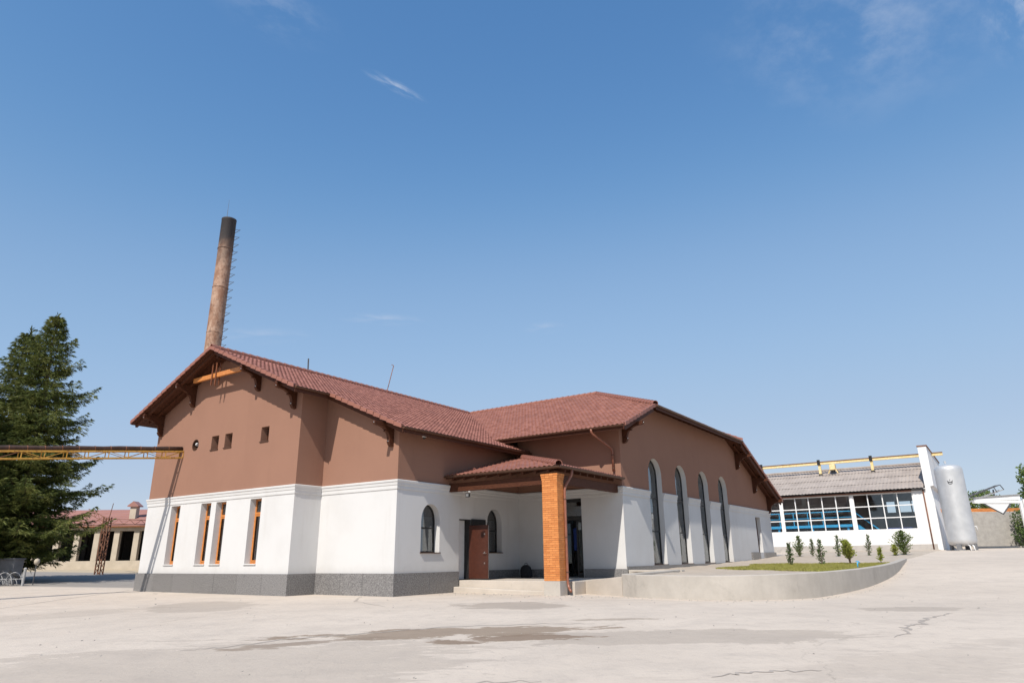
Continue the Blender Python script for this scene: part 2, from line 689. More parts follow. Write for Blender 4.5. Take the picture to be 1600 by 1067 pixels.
def build_ground():
    us = [-2500, -900, -400, -200, -130] + [-90 + i for i in range(181)] + [130, 200, 400, 900, 2500]
    vs = [-2500, -900, -400, -200, -100] + [-60 + i for i in range(161)] + [140, 220, 400, 900, 2500]
    mb = MB()
    for v in vs:
        for u in us:
            p = W(u, v, ground_z(u, v))
            mb.v.append(tuple(p))
    n = len(us)
    for j in range(len(vs) - 1):
        for i in range(n - 1):
            mb.f.append((j * n + i, j * n + i + 1, (j + 1) * n + i + 1, (j + 1) * n + i))
            mb.mi.append(0)
    k = NB('worn_concrete_yard')
    P = k.tc.outputs['Object']
    sep = k.n('ShaderNodeSeparateXYZ')
    k.link(P, sep.inputs[0])
    warp = k.n('ShaderNodeTexNoise')
    warp.inputs['Scale'].default_value = .55
    warp.inputs['Detail'].default_value = 8
    warp.inputs['Roughness'].default_value = .68
    k.link(P, warp.inputs['Vector'])
    wv = k.n('ShaderNodeVectorMath', operation='MULTIPLY_ADD')
    k.link(warp.outputs['Color'], wv.inputs[0])
    wv.inputs[1].default_value = (1.8, 2.6, 0)
    wv.inputs[2].default_value = (-.9, -1.3, 0)
    wp = k.n('ShaderNodeVectorMath', operation='ADD')
    k.link(P, wp.inputs[0])
    k.link(wv.outputs[0], wp.inputs[1])

    def patch(cx, cy, ax, ay, rot=0.0, soft=.12, warped=True):
        mp = k.n('ShaderNodeMapping', vector_type='TEXTURE')
        mp.inputs['Location'].default_value = (cx, cy, 0)
        mp.inputs['Rotation'].default_value = (0, 0, R(rot))
        mp.inputs['Scale'].default_value = (ax, ay, 1e6)
        k.link(wp.outputs[0] if warped else P, mp.inputs['Vector'])
        ln = k.n('ShaderNodeVectorMath', operation='LENGTH')
        k.link(mp.outputs[0], ln.inputs[0])
        return k.remap(ln.outputs['Value'], 1 + soft, 1 - soft)

    col = k.mix(k.remap(k.noise(.13, 7, .62), .32, .68), (.585, .505, .425), (.52, .447, .375))
    col = k.mix(k.remap(k.noise(.9, 8, .7), .42, .72, 0, .5), col, (.42, .365, .315))
    col = k.mix(k.remap(k.noise(5.5, 7, .7), .5, .75, 0, .38), col, (.34, .295, .255))
    col = k.mix(k.remap(k.noise(2.2, 6, .7, stretch=(.35, 1.5, 1)), .58, .75, 0, .35), col, (.59, .525, .46))
    # worn darker patches and damp-looking stains, each with its own ragged outline
    fb = k.noise(1.15, 9, .70, stretch=(.55, 1.15, 1), dist=.5)
    fb2 = k.noise(2.6, 8, .7, stretch=(.6, 1.3, 1))
    ragged = k.math('ADD', k.math('MULTIPLY', fb, .8), k.math('MULTIPLY', fb2, .35))

    def stain(cx, cy, ax, ay, rot, amount, thr, soft=.03):
        mp = k.n('ShaderNodeMapping', vector_type='TEXTURE')
        mp.inputs['Location'].default_value = (cx, cy, 0)
        mp.inputs['Rotation'].default_value = (0, 0, R(rot))
        mp.inputs['Scale'].default_value = (ax, ay, 1e6)
        k.link(P, mp.inputs['Vector'])
        ln = k.n('ShaderNodeVectorMath', operation='LENGTH')
        k.link(mp.outputs[0], ln.inputs[0])
        val = k.math('SUBTRACT', ragged, k.math('MULTIPLY', ln.outputs['Value'], .42))
        return k.math('MULTIPLY', k.remap(val, thr - soft, thr + soft), amount)

    for (a, c) in [(stain(-6.3, 8.6, 6.2, 3.3, 38, .40, .14, .02), (.335, .285, .238)),
                   (stain(2.6, 12.4, 3.3, 1.0, -6, .48, .17, .02), (.31, .262, .218)),
                   (stain(-1.2, 13.7, 5.6, 1.45, 4, .80, .37, .02), (.235, .175, .125)),
                   (stain(.1, 12.6, 2.4, .75, 8, .85, .36, .02), (.215, .155, .11)),
                   (stain(-3.7, 12.6, 2.8, .6, 28, .7, .38, .02), (.24, .185, .14)),
                   (stain(-.1, 19.8, 1.7, 1.7, 0, .62, .22, .02), (.29, .242, .20)),
                   (stain(-9.4, 21.6, 1.7, 2.6, 25, .5, .22, .02), (.32, .272, .228)),
                   (stain(9.2, 16.9, 1.05, .62, 4, .5, .10, .02), (.31, .262, .22)),
                   (stain(2.2, 15.3, 1.7, .45, 0, .6, .36, .02), (.26, .21, .165)),
                   (stain(-12.5, 19.5, 4.0, 1.6, 50, .3, .28), (.32, .272, .228)),
                   (stain(7.5, 21.5, 5, 1.2, 10, .35, .42), (.29, .24, .195)),
                   (stain(5.5, 9.5, 6, 2.5, 20, .2, .40), (.32, .27, .225))]:
        col = k.mix(a, col, c)
    # hairline cracks
    vo = k.n('ShaderNodeTexVoronoi', feature='DISTANCE_TO_EDGE')
    vo.inputs['Scale'].default_value = .21
    k.link(wp.outputs[0], vo.inputs['Vector'])
    cr = k.remap(vo.outputs['Distance'], .0, .0042, 1, 0)
    cr = k.math('MULTIPLY', cr, k.remap(k.noise(.35, 4, .6), .44, .62))
    col = k.mix(k.math('MULTIPLY', cr, .38), col, (.2, .172, .145))
    # small stones and crumbs
    sp = k.remap(k.noise(38, 3, .7), .66, .76, 0, .55)
    col = k.mix(sp, col, (.22, .195, .17))
    # asphalt drive and earth verge on the far left, by the shed
    drive = k.remap(sep.outputs[1], 33.5, 34.5)
    drive = k.math('MULTIPLY', drive, k.remap(sep.outputs[0], -14, -16))
    col = k.mix(k.math('MULTIPLY', drive, .8), col, (.235, .22, .205))
    earth = k.math('MULTIPLY', k.remap(k.math('ADD', sep.outputs[1], k.math('MULTIPLY', k.noise(.5, 5, .6), 1.5)), 49.0, 49.6),
                   k.remap(sep.outputs[0], -14, -16))
    col = k.mix(earth, col, (.46, .38, .27))
    k.base(col)
    k.rough(.93)
    k.b.inputs['Specular IOR Level'].default_value = .18
    h = k.math('ADD', k.math('MULTIPLY', k.noise(1.1, 8, .7), 1.2), k.math('MULTIPLY', k.noise(26, 5, .7), .22))
    k.bump(h, .55, .06)
    g = mb.build('ground', k.m, recalc=False, smooth=True)
    tag(g, 'pale worn concrete yard rising towards the right', kind='structure')
    return g


GROUND = build_ground()
M['crack'] = simple('dark_crack_filling', (.33, .285, .245), (.42, .365, .315), 9, .95)
rnd = random.Random(5)


def crack(pts, w0, w1):
    """shallow filled crack lying on the yard"""
    path = []
    for a, b in zip(pts[:-1], pts[1:]):
        for i in range(7):
            t = i / 7
            path.append((a[0] + (b[0] - a[0]) * t + rnd.uniform(-.05, .05), a[1] + (b[1] - a[1]) * t + rnd.uniform(-.10, .10)))
    path.append(pts[-1])
    vs, fs = [], []
    n = len(path)
    for i, (x, y) in enumerate(path):
        a, b = path[max(i - 1, 0)], path[min(i + 1, n - 1)]
        d = Vector((b[0] - a[0], b[1] - a[1])).normalized()
        w = (w0 + (w1 - w0) * math.sin(math.pi * i / (n - 1))) * rnd.uniform(.4, 1.3)
        for s in (-1, 1):
            px, py = x - d.y * w * s, y + d.x * w * s
            vs.append((px, py, ground_z(*UV(px, py)) + .004))
        if i:
            fs.append((2 * i - 2, 2 * i, 2 * i + 1, 2 * i - 1))
    MB().add(vs, fs).build('crack', 'crack', GROUND, recalc=False)


crack([(6.0, 11.6), (6.6, 12.3), (6.9, 12.9), (7.5, 13.4), (7.9, 14.2), (8.7, 14.9), (9.4, 15.6)], .01, .05)
crack([(2.3, 8.75), (2.7, 8.95), (3.2, 9.05), (3.7, 9.0)], .008, .03)
crack([(-17.4, 32.3), (-16.8, 27.5), (-16.2, 22.7), (-15, 19)], .018, .03)
crack([(-5.5, 12.0), (-4.9, 12.4), (-4.2, 13.2), (-3.0, 13.8), (-1.5, 14.6), (.4, 14.8), (1.6, 14.6)], .01, .05)
crack([(-1.0, 8.7), (-.3, 8.8), (.3, 8.75)], .008, .02)
crack([(9.3, 22.8), (10.2, 24.5), (11.5, 26.2), (12.6, 28.8)], .01, .04)
crack([(-5.4, 25.3), (-5.0, 22.5), (-3.6, 20.0)], .01, .03)

# ------------------------------------------------------------------ main building
BLD = thing('brewery_building', 'large brown and white building with red tiled roofs, porch and brick column', 'building', (OX, OY, 0), PH)
SL, SR, SB = .437, .412, .385       # roof slopes: left wing, right wing front, right wing back
RU, RV, RZ = -5.3, 17.35, 10.22     # ridge lines and their height


def z_left(u, v=0):
    return RZ - SL * abs(u - RU)


def z_right(u, v):
    return RZ - (SR * (RV - v) if v < RV else SB * (v - RV))


def z_hip(u, v):
    return RZ - .41 * (u - 4.0)


DK = .13                           # roof build-up below the tile plane
ZT, ZG = 4.0, .76                  # top of the white storey, top of the granite
U1, U2, V3, U4, V5, U6, V7 = -10.6, 0.0, 1.287, 4.115, 9.07, 9.295, 31.25


def arch(c, w, z0, z1, n=12, pointed=False):
    """outline of an arched opening, from lower left anticlockwise"""
    r = w / 2
    pts = [(c - r, z0), (c + r, z0)]
    if pointed:
        # gothic-ish: two arcs meeting in a soft point
        h = z1 - (z1 - r * 1.25)
        for i in range(n + 1):
            t = i / n
            pts.append((c + r * (1 - t ** 1.9), z1 - r * 1.25 + h * math.sin(t * math.pi / 2) ** .92))
        for i in range(n - 1, -1, -1):
            t = i / n
            pts.append((c - r * (1 - t ** 1.9), z1 - r * 1.25 + h * math.sin(t * math.pi / 2) ** .92))
    else:
        for i in range(2 * n + 1):
            a = math.pi * i / (2 * n)
            pts.append((c + r * math.cos(a), z1 - r + r * math.sin(a)))
    return pts


def wall(name, mat, fn, outline, holes=(), depth=.3, into=(0, 0, 0), open_edges=()):
    """wall face with openings; the jambs of the openings run `depth` inwards"""
    mb = MB()
    mb.poly([outline] + [list(h) for h in holes], fn)
    iv = Vector(into) * depth
    for h in list(holes) + list(open_edges):
        n = len(h)
        closed = h in list(holes)
        vs = [fn(*p) for p in h] + [Vector(fn(*p)) + iv for p in h]
        rng = range(n if closed else n - 1)
        mb.add(vs, [(i, (i + 1) % n, n + (i + 1) % n, n + i) for i in rng])
    return mb.build(name, mat, BLD, recalc=False)


fv = lambda v: (lambda a, z: Vector((a, v, z)))
fu = lambda u: (lambda a, z: Vector((u, a, z)))
rect = lambda a0, a1, z0, z1: [(a0, z0), (a1, z0), (a1, z1), (a0, z1)]
IN_V, IN_U = (0, 1, 0), (-1, 0, 0)

# --- front gable (v = 0)
slits = [(-8.55, -7.82), (-6.20, -5.46), (-5.09, -4.37), (-2.73, -2.00)]
wall('lower_wall', 'white', fv(0), rect(U1, U2, ZG, ZT), [rect(a, b, 1.12, 3.60) for a, b in slits], .3, IN_V)
vents = [(-6.03, -5.49), (-5.03, -4.50), (-2.49, -1.97)]
port = [(-7.28 + .265 * math.cos(2 * math.pi * i / 24), 6.22 + .265 * math.sin(2 * math.pi * i / 24)) for i in range(24)]
wall('upper_wall', 'brown', fv(0), [(U1, ZT), (U2, ZT), (U2, z_left(U2) - DK), (RU, RZ - DK), (U1, z_left(U1) - DK)],
     [rect(a, b, 5.88, 6.48) for a, b in vents] + [port], .35, IN_V)
# --- short return (u = 0) and set-back front (v = V3)
wall('lower_wall', 'white', fu(U2), rect(0, V3, ZG, ZT))
wall('upper_wall', 'brown', fu(U2), rect(0, V3, ZT, z_left(0) - DK))
wall('lower_wall', 'white', fv(V3), rect(U2, U4, ZG, ZT))
wall('upper_wall', 'brown', fv(V3), [(U2, ZT), (U4, ZT), (U4, z_left(U4) - DK), (U2, z_left(U2) - DK)])
# --- side of the left wing towards the porch (u = U4)
W1 = arch(3.15, 1.06, 1.46, 3.22, pointed=True)
W2 = arch(7.22, 1.06, 1.46, 3.22, pointed=True)
D1 = rect(4.85, 5.62, .43, 2.74)
wall('lower_wall', 'white', fu(U4), rect(V3, V5, .40, ZT), [W1, W2, D1], .32, IN_U)
wall('upper_wall', 'brown', fu(U4), rect(V3, V5, ZT, z_left(U4) - DK))
# --- back of the porch (v = V5)
D2 = rect(5.95, 7.34, .43, 3.64)
wall('lower_wall', 'white', fv(V5), rect(U4, U6, .40, ZT), [D2], .3, IN_V)
wall('upper_wall', 'brown', fv(V5), rect(U4, U6, ZT, z_right(0, V5) - DK))
# --- wide right gable (u = U6)
AR = [12.53, 15.66, 18.80, 21.93]
AW, AZ0, AZ1 = 1.46, .89, 5.50
arcs = [arch(c, AW, AZ0, AZ1) for c in AR]
low = [(V5, .40), (V7, .40), (V7, ZT)]
upp = []
edges_low, edges_up = [], []
for a in reversed(arcs):
    left = [p for p in a if p[1] <= ZT + 1e-6]
    r = AW / 2
    c = (a[0][0] + a[1][0]) / 2
    low += [(c + r, ZT), (c + r, AZ0), (c - r, AZ0), (c - r, ZT)]
    edges_low.append([(c + r, ZT), (c + r, AZ0), (c - r, AZ0), (c - r, ZT)])
low += [(V5, ZT)]
GD = rect(27.75, 28.75, 1.40, 3.52)
wall('lower_wall', 'white', fu(U6), low, [GD], .32, IN_U, edges_low)
upp = [(V5, ZT)]
for a, c in zip(arcs, AR):
    ar = [p for p in a if p[1] > AZ1 - AW / 2 - 1e-6]
    ar = list(reversed(ar))
    e = [(c - AW / 2, ZT)] + ar + [(c + AW / 2, ZT)]
    upp += e
    edges_up.append(e)
zh = z_hip(U6, 0) - DK
vl = RV - (RZ - DK - zh) / SR
vr = RV + (RZ - DK - zh) / SB
upp += [(V7, ZT), (V7, z_right(0, V7) - DK), (vr, zh), (vl, zh), (V5, z_right(0, V5) - DK)]
UPG = wall('upper_wall', 'brown', fu(U6), upp, [], .32, IN_U, [])
# the arches' jambs are white right round
jm = MB()
for e in edges_up:
    n = len(e)
    vs = [Vector((U6, p[0], p[1])) for p in e] + [Vector((U6 - .32, p[0], p[1])) for p in e]
    jm.add(vs, [(i, i + 1, n + i + 1, n + i) for i in range(n - 1)])
# --- walls at the back and left that close the house
wall('rear_wall', 'brown', fu(U1), [(0, ZT), (V7, ZT), (V7, z_right(0, V7) - DK), (22, z_left(U1) - DK), (0, z_left(U1) - DK)])
wall('rear_wall', 'white', fu(U1), rect(0, V7, 0, ZT))
wall('rear_wall', 'white', fv(V7), rect(U1, U6, 0, z_right(0, V7) - DK))
for i, e in enumerate(edges_up):
    j = MB()
    n = len(e)
    vs = [Vector((U6, p[0], p[1])) for p in e] + [Vector((U6 - .32, p[0], p[1])) for p in e]
    j.add(vs, [(k, k + 1, n + k + 1, n + k) for k in range(n - 1)])
    j.build('arch_reveal', 'white', BLD, recalc=False)

# --- cornice round the white storey: profile is (out, z)
CP = [(0.0, 3.66), (.022, 3.66), (.03, 3.69), (.03, 3.79), (.05, 3.815), (.06, 3.90), (.085, 3.93), (.09, 3.985), (.075, 4.0), (0.0, 4.015)]


def cornice(path, closed=False):
    """path of (u, v, nu, nv): corner and the way its mitre points"""
    mb = MB()
    m = len(CP)
    vs = [(u + nu * o, v + nv * o, z) for (u, v, nu, nv) in path for (o, z) in CP]
    fs = []
    for i in range(len(path) - 1):
        for k in range(m - 1):
            fs.append((i * m + k, (i + 1) * m + k, (i + 1) * m + k + 1, i * m + k + 1))
    fs.append(tuple(range(m)))
    fs.append(tuple(reversed(range((len(path) - 1) * m, len(path) * m))))
    mb.add(vs, fs)
    return mb.build('cornice', 'white', BLD)


cornice([(U1, 6, -1, 0), (U1, 0, -1, -1), (U2, 0, 1, -1), (U2, V3, 1, -1), (U4, V3, 1, -1), (U4, V5, 1, -1), (U6, V5, 1, -1), (U6, AR[0] - AW / 2 - .02, 1, 0)])
for a, b in zip(AR[:-1], AR[1:]):
    cornice([(U6, a + AW / 2 + .02, 1, 0), (U6, b - AW / 2 - .02, 1, 0)])
cornice([(U6, AR[-1] + AW / 2 + .02, 1, 0), (U6, V7, 1, 1)])

# --- granite slabs of the plinth, each its own piece
rg = random.Random(11)


def slabs(fn, a0, a1, zb, zt, t, step=1.5, along_v=False, flip=False):
    n = max(1, round((a1 - a0) / step))
    cuts = [a0] + [a0 + (a1 - a0) * (i + rg.uniform(-.12, .12)) / n for i in range(1, n)] + [a1]
    for x0, x1 in zip(cuts[:-1], cuts[1:]):
        z0 = zb(.5 * (x0 + x1)) if callable(zb) else zb
        mb = MB()
        g = .004
        tt = t + rg.uniform(-.003, .003)
        if along_v:
            mb.box((fn, x0 + g, z0), (fn + tt, x1 - g, zt))
        else:
            mb.box((x0 + g, fn, z0), (x1 - g, fn - tt, zt))
        mb.build('granite_slab', 'granite', BLD, bevel=.006)


T = .075
slabs(0, U1 - T, U2 + T - .003, -.12, ZG, T)
slabs(U2, 0.0, V3 - T - .004, -.12, ZG, T - .006, along_v=True)
slabs(V3, U2 + .003, U4 + T - .003, -.12, ZG, T)
slabs(U4, V3 + .003, 4.80, -.12, ZG, T - .006, along_v=True)
slabs(U4, 5.68, V5 - .08, .40, ZG, T - .02, along_v=True)
slabs(V5, U4 + .07, 5.9, .40, ZG, T - .02)
slabs(V5, 7.40, U6 + T - .003, .36, ZG + .01, T)
slabs(U6, V5 + .003, 26.1, .4, .865, T - .006, along_v=True, step=1.8)
slabs(U6, 26.1, 27.7, .6, 1.41, T + .03, along_v=True, step=2)
slabs(U6, 28.8, V7 + .08, .6, 1.40, T + .03, along_v=True, step=2.6)
st = MB()
for (a, b, c, d) in [((U1 - .09, -.09, ZG), (U2 + .09, .0, ZG + .022), 0, 0)]:
    pass

# ------------------------------------------------------------------ windows and doors
def slit_window(a, b):
    w = thing('window', None, None)
    w.parent = BLD
    y = .26
    f = MB()
    z0, z1 = 1.12, 3.60
    for (p, q) in (((a, y, z0), (a + .07, y + .07, z1)), ((b - .07, y, z0), (b, y + .07, z1)), ((a + .07, y, z0), (b - .07, y + .07, z0 + .08)),
                   ((a + .07, y, z1 - .07), (b - .07, y + .07, z1)), ((a + .07, y, 3.0), (b - .07, y + .07, 3.09))):
        f.box(p, q)
    f.build('frame', 'orange_wood', w, bevel=.006)
    s = MB()
    s.box((a + .07, y - .012, z0 + .085), (a + .115, y - .002, 2.99))
    s.box((b - .115, y - .012, z0 + .085), (b - .07, y - .002, 2.99))
    s.box((a + .117, y - .012, z0 + .085), (b - .117, y - .002, z0 + .14))
    s.box((a + .117, y - .012, 2.93), (b - .117, y - .002, 2.99))
    s.build('sash', 'orange_wood', w)
    for (p, q) in ((z0 + .08, 3.0), (3.09, z1 - .07)):
        MB().box((a + .07, y + .03, p), (b - .07, y + .038, q)).build('pane', 'glass', w)
    MB().box((a - .02, -.05, z0 - .035), (b + .02, y - .014, z0 + .003)).build('sill', 'white', w, bevel=.006)
    return w


for a, b in slits:
    slit_window(a, b)
for a, b in vents:
    w = thing('window', None, None)
    w.parent = BLD
    f = MB()
    y = .30
    for p, q in (((a, y, 5.88), (a + .05, y + .05, 6.48)), ((b - .05, y, 5.88), (b, y + .05, 6.48)), ((a + .05, y, 5.88), (b - .05, y + .05, 5.93)), ((a + .05, y, 6.43), (b - .05, y + .05, 6.48))):
        f.box(p, q)
    f.build('frame', 'wood', w)
    MB().box((a + .05, y + .02, 5.93), (b - .05, y + .028, 6.43)).build('pane', 'glass', w)
    MB().box((a - .03, -.045, 5.85), (b + .03, y - .005, 5.883)).build('sill', 'gutter', w)
w = thing('round_vent', None, None)
w.parent = BLD
MB().lathe([(.265, 0), (.255, .0), (.235, .0), (.235, .30), (.265, .30)], (0, 0, 0), 24).build('collar', 'gutter', w, recalc=True)
for i in range(3):
    MB().box((-.22 + .02 * abs(i - 1), .10 - .13 * i, .12), (.22 - .02 * abs(i - 1), .13 - .13 * i, .2)).build('louvre', 'gutter', w)
MB().tube([(.0, -.05, .06), (.06, -.02, .06)], .07, 10).build('damper', 'lamp_white', w)
w.matrix_local = Matrix.Translation((-7.28, 0.0, 6.22)) @ Matrix.Rotation(R(-90), 4, 'X')


def arch_window(outline, u, frame_mat, sill, bars, fw=.055):
    """arched window set in the side wall at u, facing +u"""
    w = thing('window', None, None)
    w.parent = BLD
    cx = sum(p[0] for p in outline[:2]) / 2
    cz = (outline[0][1] + max(p[1] for p in outline)) / 2

    def off(pts, d):
        out = []
        n = len(pts)
        for i in range(n):
            a, b, c = Vector(pts[i - 1]), Vector(pts[i]), Vector(pts[(i + 1) % n])
            e1, e2 = (b - a), (c - b)
            if e1.length < 1e-6:
                e1 = e2
            if e2.length < 1e-6:
                e2 = e1
            e1.normalize()
            e2.normalize()
            n1, n2 = Vector((-e1.y, e1.x)), Vector((-e2.y, e2.x))
            m = (n1 + n2)
            m = m / max(m.dot(n1), .4)
            out.append((b.x + m.x * d, b.y + m.y * d))
        return out
    inner = off(outline, fw)
    n = len(outline)
    f = MB()
    ring = []
    for x in (u, u - .06):
        ring += [(x, p[0], p[1]) for p in outline] + [(x, p[0], p[1]) for p in inner]
    fs = []
    for i in range(n):
        j = (i + 1) % n
        fs.append((i, j, n + j, n + i))
        fs.append((n + i, n + j, 3 * n + j, 3 * n + i))
        fs.append((2 * n + j, 2 * n + i, 3 * n + i, 3 * n + j))
    f.add(ring, fs)
    zs = [outline[0][1]] + bars
    for z in bars:
        f.box((u + .003, outline[0][0] + fw * .8, z - .03), (u - .05, outline[1][0] - fw * .8, z + .03))
    f.build('frame', frame_mat, w)
    zt = max(p[1] for p in outline)
    cuts = [outline[0][1] + fw] + bars + [zt + 1]
    for z0, z1 in zip(cuts[:-1], cuts[1:]):
        # part of the inner outline between two bars
        zz0, zz1 = z0 + (.03 if z0 in bars else 0), z1 - (.03 if z1 in bars else 0)
        pts = []
        m = len(inner)
        for i in range(m):
            p, q = inner[i], inner[(i + 1) % m]
            cl = [p, q]
            for lim, keep_above in ((zz0, True), (zz1, False)):
                if len(cl) < 2:
                    break
                a, b = cl
                ia = a[1] >= lim - 1e-9 if keep_above else a[1] <= lim + 1e-9
                ib = b[1] >= lim - 1e-9 if keep_above else b[1] <= lim + 1e-9
                if not ia and not ib:
                    cl = []
                    break
                if ia != ib:
                    t = (lim - a[1]) / (b[1] - a[1])
                    x = (a[0] + (b[0] - a[0]) * t, lim)
                    cl = [a, x] if ia else [x, b]
            for c in cl:
                if not pts or (abs(pts[-1][0] - c[0]) + abs(pts[-1][1] - c[1])) > 1e-5:
                    pts.append(c)
        if len(pts) > 2:
            if abs(pts[0][0] - pts[-1][0]) + abs(pts[0][1] - pts[-1][1]) < 1e-5:
                pts.pop()
            MB().prism(pts, lambda a, z: (u - .025, a, z), lambda a, z: (u - .033, a, z)).build('pane', 'glass', w)
    if sill:
        MB().box((u + .0, outline[0][0] - .03, outline[0][1] - .03), (U4 + .055 if u < 6 else U6 + .04, outline[1][0] + .03, outline[0][1] + .004)).build('sill', sill, w)
    return w


arch_window(W1, U4 - .26, 'black', 'gutter', [2.35])
arch_window(W2, U4 - .26, 'black', 'gutter', [2.35])
for a in arcs:
    arch_window(a, U6 - .24, 'black', 'gutter', [2.30, 3.75], .065)

# glazed slit window in the far bay of the right gable
w = thing('window', None, None)
w.parent = BLD
f = MB()
x = U6 - .28
for p, q in (((x, 27.75, 1.4), (x + .06, 27.85, 3.52)), ((x, 28.65, 1.4), (x + .06, 28.75, 3.52)), ((x, 27.85, 1.4), (x + .06, 28.65, 1.5)), ((x, 27.85, 3.43), (x + .06, 28.65, 3.52)),
             ((x, 27.85, 2.0), (x + .06, 28.65, 2.06)), ((x, 27.85, 2.68), (x + .06, 28.65, 2.74))):
    f.box(p, q)
f.build('frame', 'wood', w)
for z0, z1 in ((1.5, 2.0), (2.06, 2.68), (2.74, 3.43)):
    MB().box((x + .02, 27.85, z0), (x + .03, 28.65, z1)).build('pane', 'glass', w)
MB().box((U6 - .25, 27.72, .9), (U6 - .01, 28.78, 1.395)).build('threshold', 'granite', w)

# open steel door on the side wall of the left wing
d = thing('steel_door', None, None)
d.parent = BLD
f = MB()
x = U4 - .30
f.box((x + .0, 4.852, .43), (x + .05, 5.50, 2.70))
f.build('side_panel', 'white_metal', d)
f = MB()
f.box((U4 - .31, 5.50, .43), (U4 + .012, 5.585, 2.735))
f.box((U4 - .25, 4.853, 2.70), (U4 + .006, 5.498, 2.737))
f.box((U4 - .25, 4.853, .432), (U4 + .01, 5.498, .46))
f.build('frame', 'black', d)
leafm = MB()
leafm.box((U4 + .02, 5.47, .475), (U4 + .98, 5.53, 2.50))
leafd = leafm.build('door_leaf', 'door', d, bevel=.006)
for z in (1.05, 1.45, 2.15):
    MB().box((U4 + .78, 5.463, z - .03), (U4 + .83, 5.47, z + .03)).build('lock', 'lock', leafd)
MB().tube([(U4 + .9, 5.47, 1.42), (U4 + .9, 5.41, 1.42), (U4 + .77, 5.41, 1.42)], .012, 8).build('handle', 'lock', leafd)
MB().box((U4 + .98, 5.485, .5), (U4 + .985, 5.515, 2.48)).build('edge_strip', 'lock', leafd)
for z in (.75, 1.5, 2.25):
    MB().tube([(U4 + .012, 5.50, z - .07), (U4 + .012, 5.50, z + .07)], .016, 8).build('hinge', 'black', d)
# header reveal and dark overdoor above the leaf
MB().box((U4 + .004, 5.62, 2.50), (U4 + .05, 6.55, 2.76)).build('door_header', 'black', d)
MB().box((U4 + .004, 5.62, .46), (U4 + .03, 6.55, 2.498)).build('second_leaf', 'black', d)

# glazed double door at the back of the porch
d = thing('glazed_door', None, None)
d.parent = BLD
y = V5 + .22
f = MB()
for p, q in (((5.95, y, .43), (6.03, y + .07, 3.64)), ((7.25, y, .43), (7.34, y + .07, 3.64)), ((6.03, y, 3.50), (7.25, y + .07, 3.64)), ((6.03, y, 2.74), (7.25, y + .07, 2.92)),
             ((6.03, y, .43), (7.25, y + .07, .47))):
    f.box(p, q)
f.build('frame', 'black', d)
MB().box((6.03, y + .03, 2.92), (7.25, y + .038, 3.50)).build('transom_pane', 'glass', d)
lf = MB()
for p, q in (((6.93, y + .01, .48), (7.0, y + .055, 2.73)), ((7.18, y + .01, .48), (7.25, y + .055, 2.73)), ((7.0, y + .01, 2.65), (7.18, y + .055, 2.73)), ((7.0, y + .01, .48), (7.18, y + .055, .62))):
    lf.box(p, q)
lf = lf.build('side_leaf', 'black', d)
MB().box((7.0, y + .03, .62), (7.18, y + .036, 2.65)).build('pane', 'glass', lf)
MB().box((7.0, y + .06, .7), (7.18, y + .066, 2.60)).build('white_blind', 'white_metal', lf)
lf = MB()
for p, q in (((0, 0, .48), (.07, .05, 2.73)), ((.78, 0, .48), (.85, .05, 2.73)), ((.07, 0, 2.65), (.78, .05, 2.73)), ((.07, 0, .48), (.78, .05, .62))):
    lf.box(p, q)
lf = lf.build('open_leaf', 'black', d)
lf.matrix_local = Matrix.Translation((6.04, y + .08, 0)) @ Matrix.Rotation(R(78), 4, 'Z')
MB().box((.07, .02, .62), (.78, .026, 2.65)).build('pane', 'glass', lf)
ha = thing('hanging_cloth', 'dark blue cloth hanging inside the porch doorway behind the brick column', 'cloth', W(6.72, V5 + .6, 1.5), PH)
mb = MB()
vs, fs = [], []
for i in range(7):
    for j in range(6):
        vs.append((-.17 + .057 * i + .01 * math.sin(j), .03 * math.sin(i * 1.7 + j * .4), .95 - .19 * j - (.05 if i in (0, 6) and j == 0 else 0)))
for i in range(6):
    for j in range(5):
        fs.append((i * 6 + j, i * 6 + j + 1, (i + 1) * 6 + j + 1, (i + 1) * 6 + j))
mb.add(vs, fs)
o = mb.build('cloth', 'blue_cloth', ha, smooth=True, recalc=False)
o.modifiers.new('thick', 'SOLIDIFY').thickness = .012
MB().tube([(-.02, 0, .95), (0, 0, 1.03), (.03, 0, 1.05), (.03, 0, 1.6)], .006, 6).build('hook', 'black', ha)

# ------------------------------------------------------------------ roofs
def inpoly(x, y, poly):
    c = False
    n = len(poly)
    j = n - 1
    for i in range(n):
        if (poly[i][1] > y) != (poly[j][1] > y) and x < (poly[j][0] - poly[i][0]) * (y - poly[i][1]) / (poly[j][1] - poly[i][1]) + poly[i][0]:
            c = not c
        j = i
    return c


rt = random.Random(3)


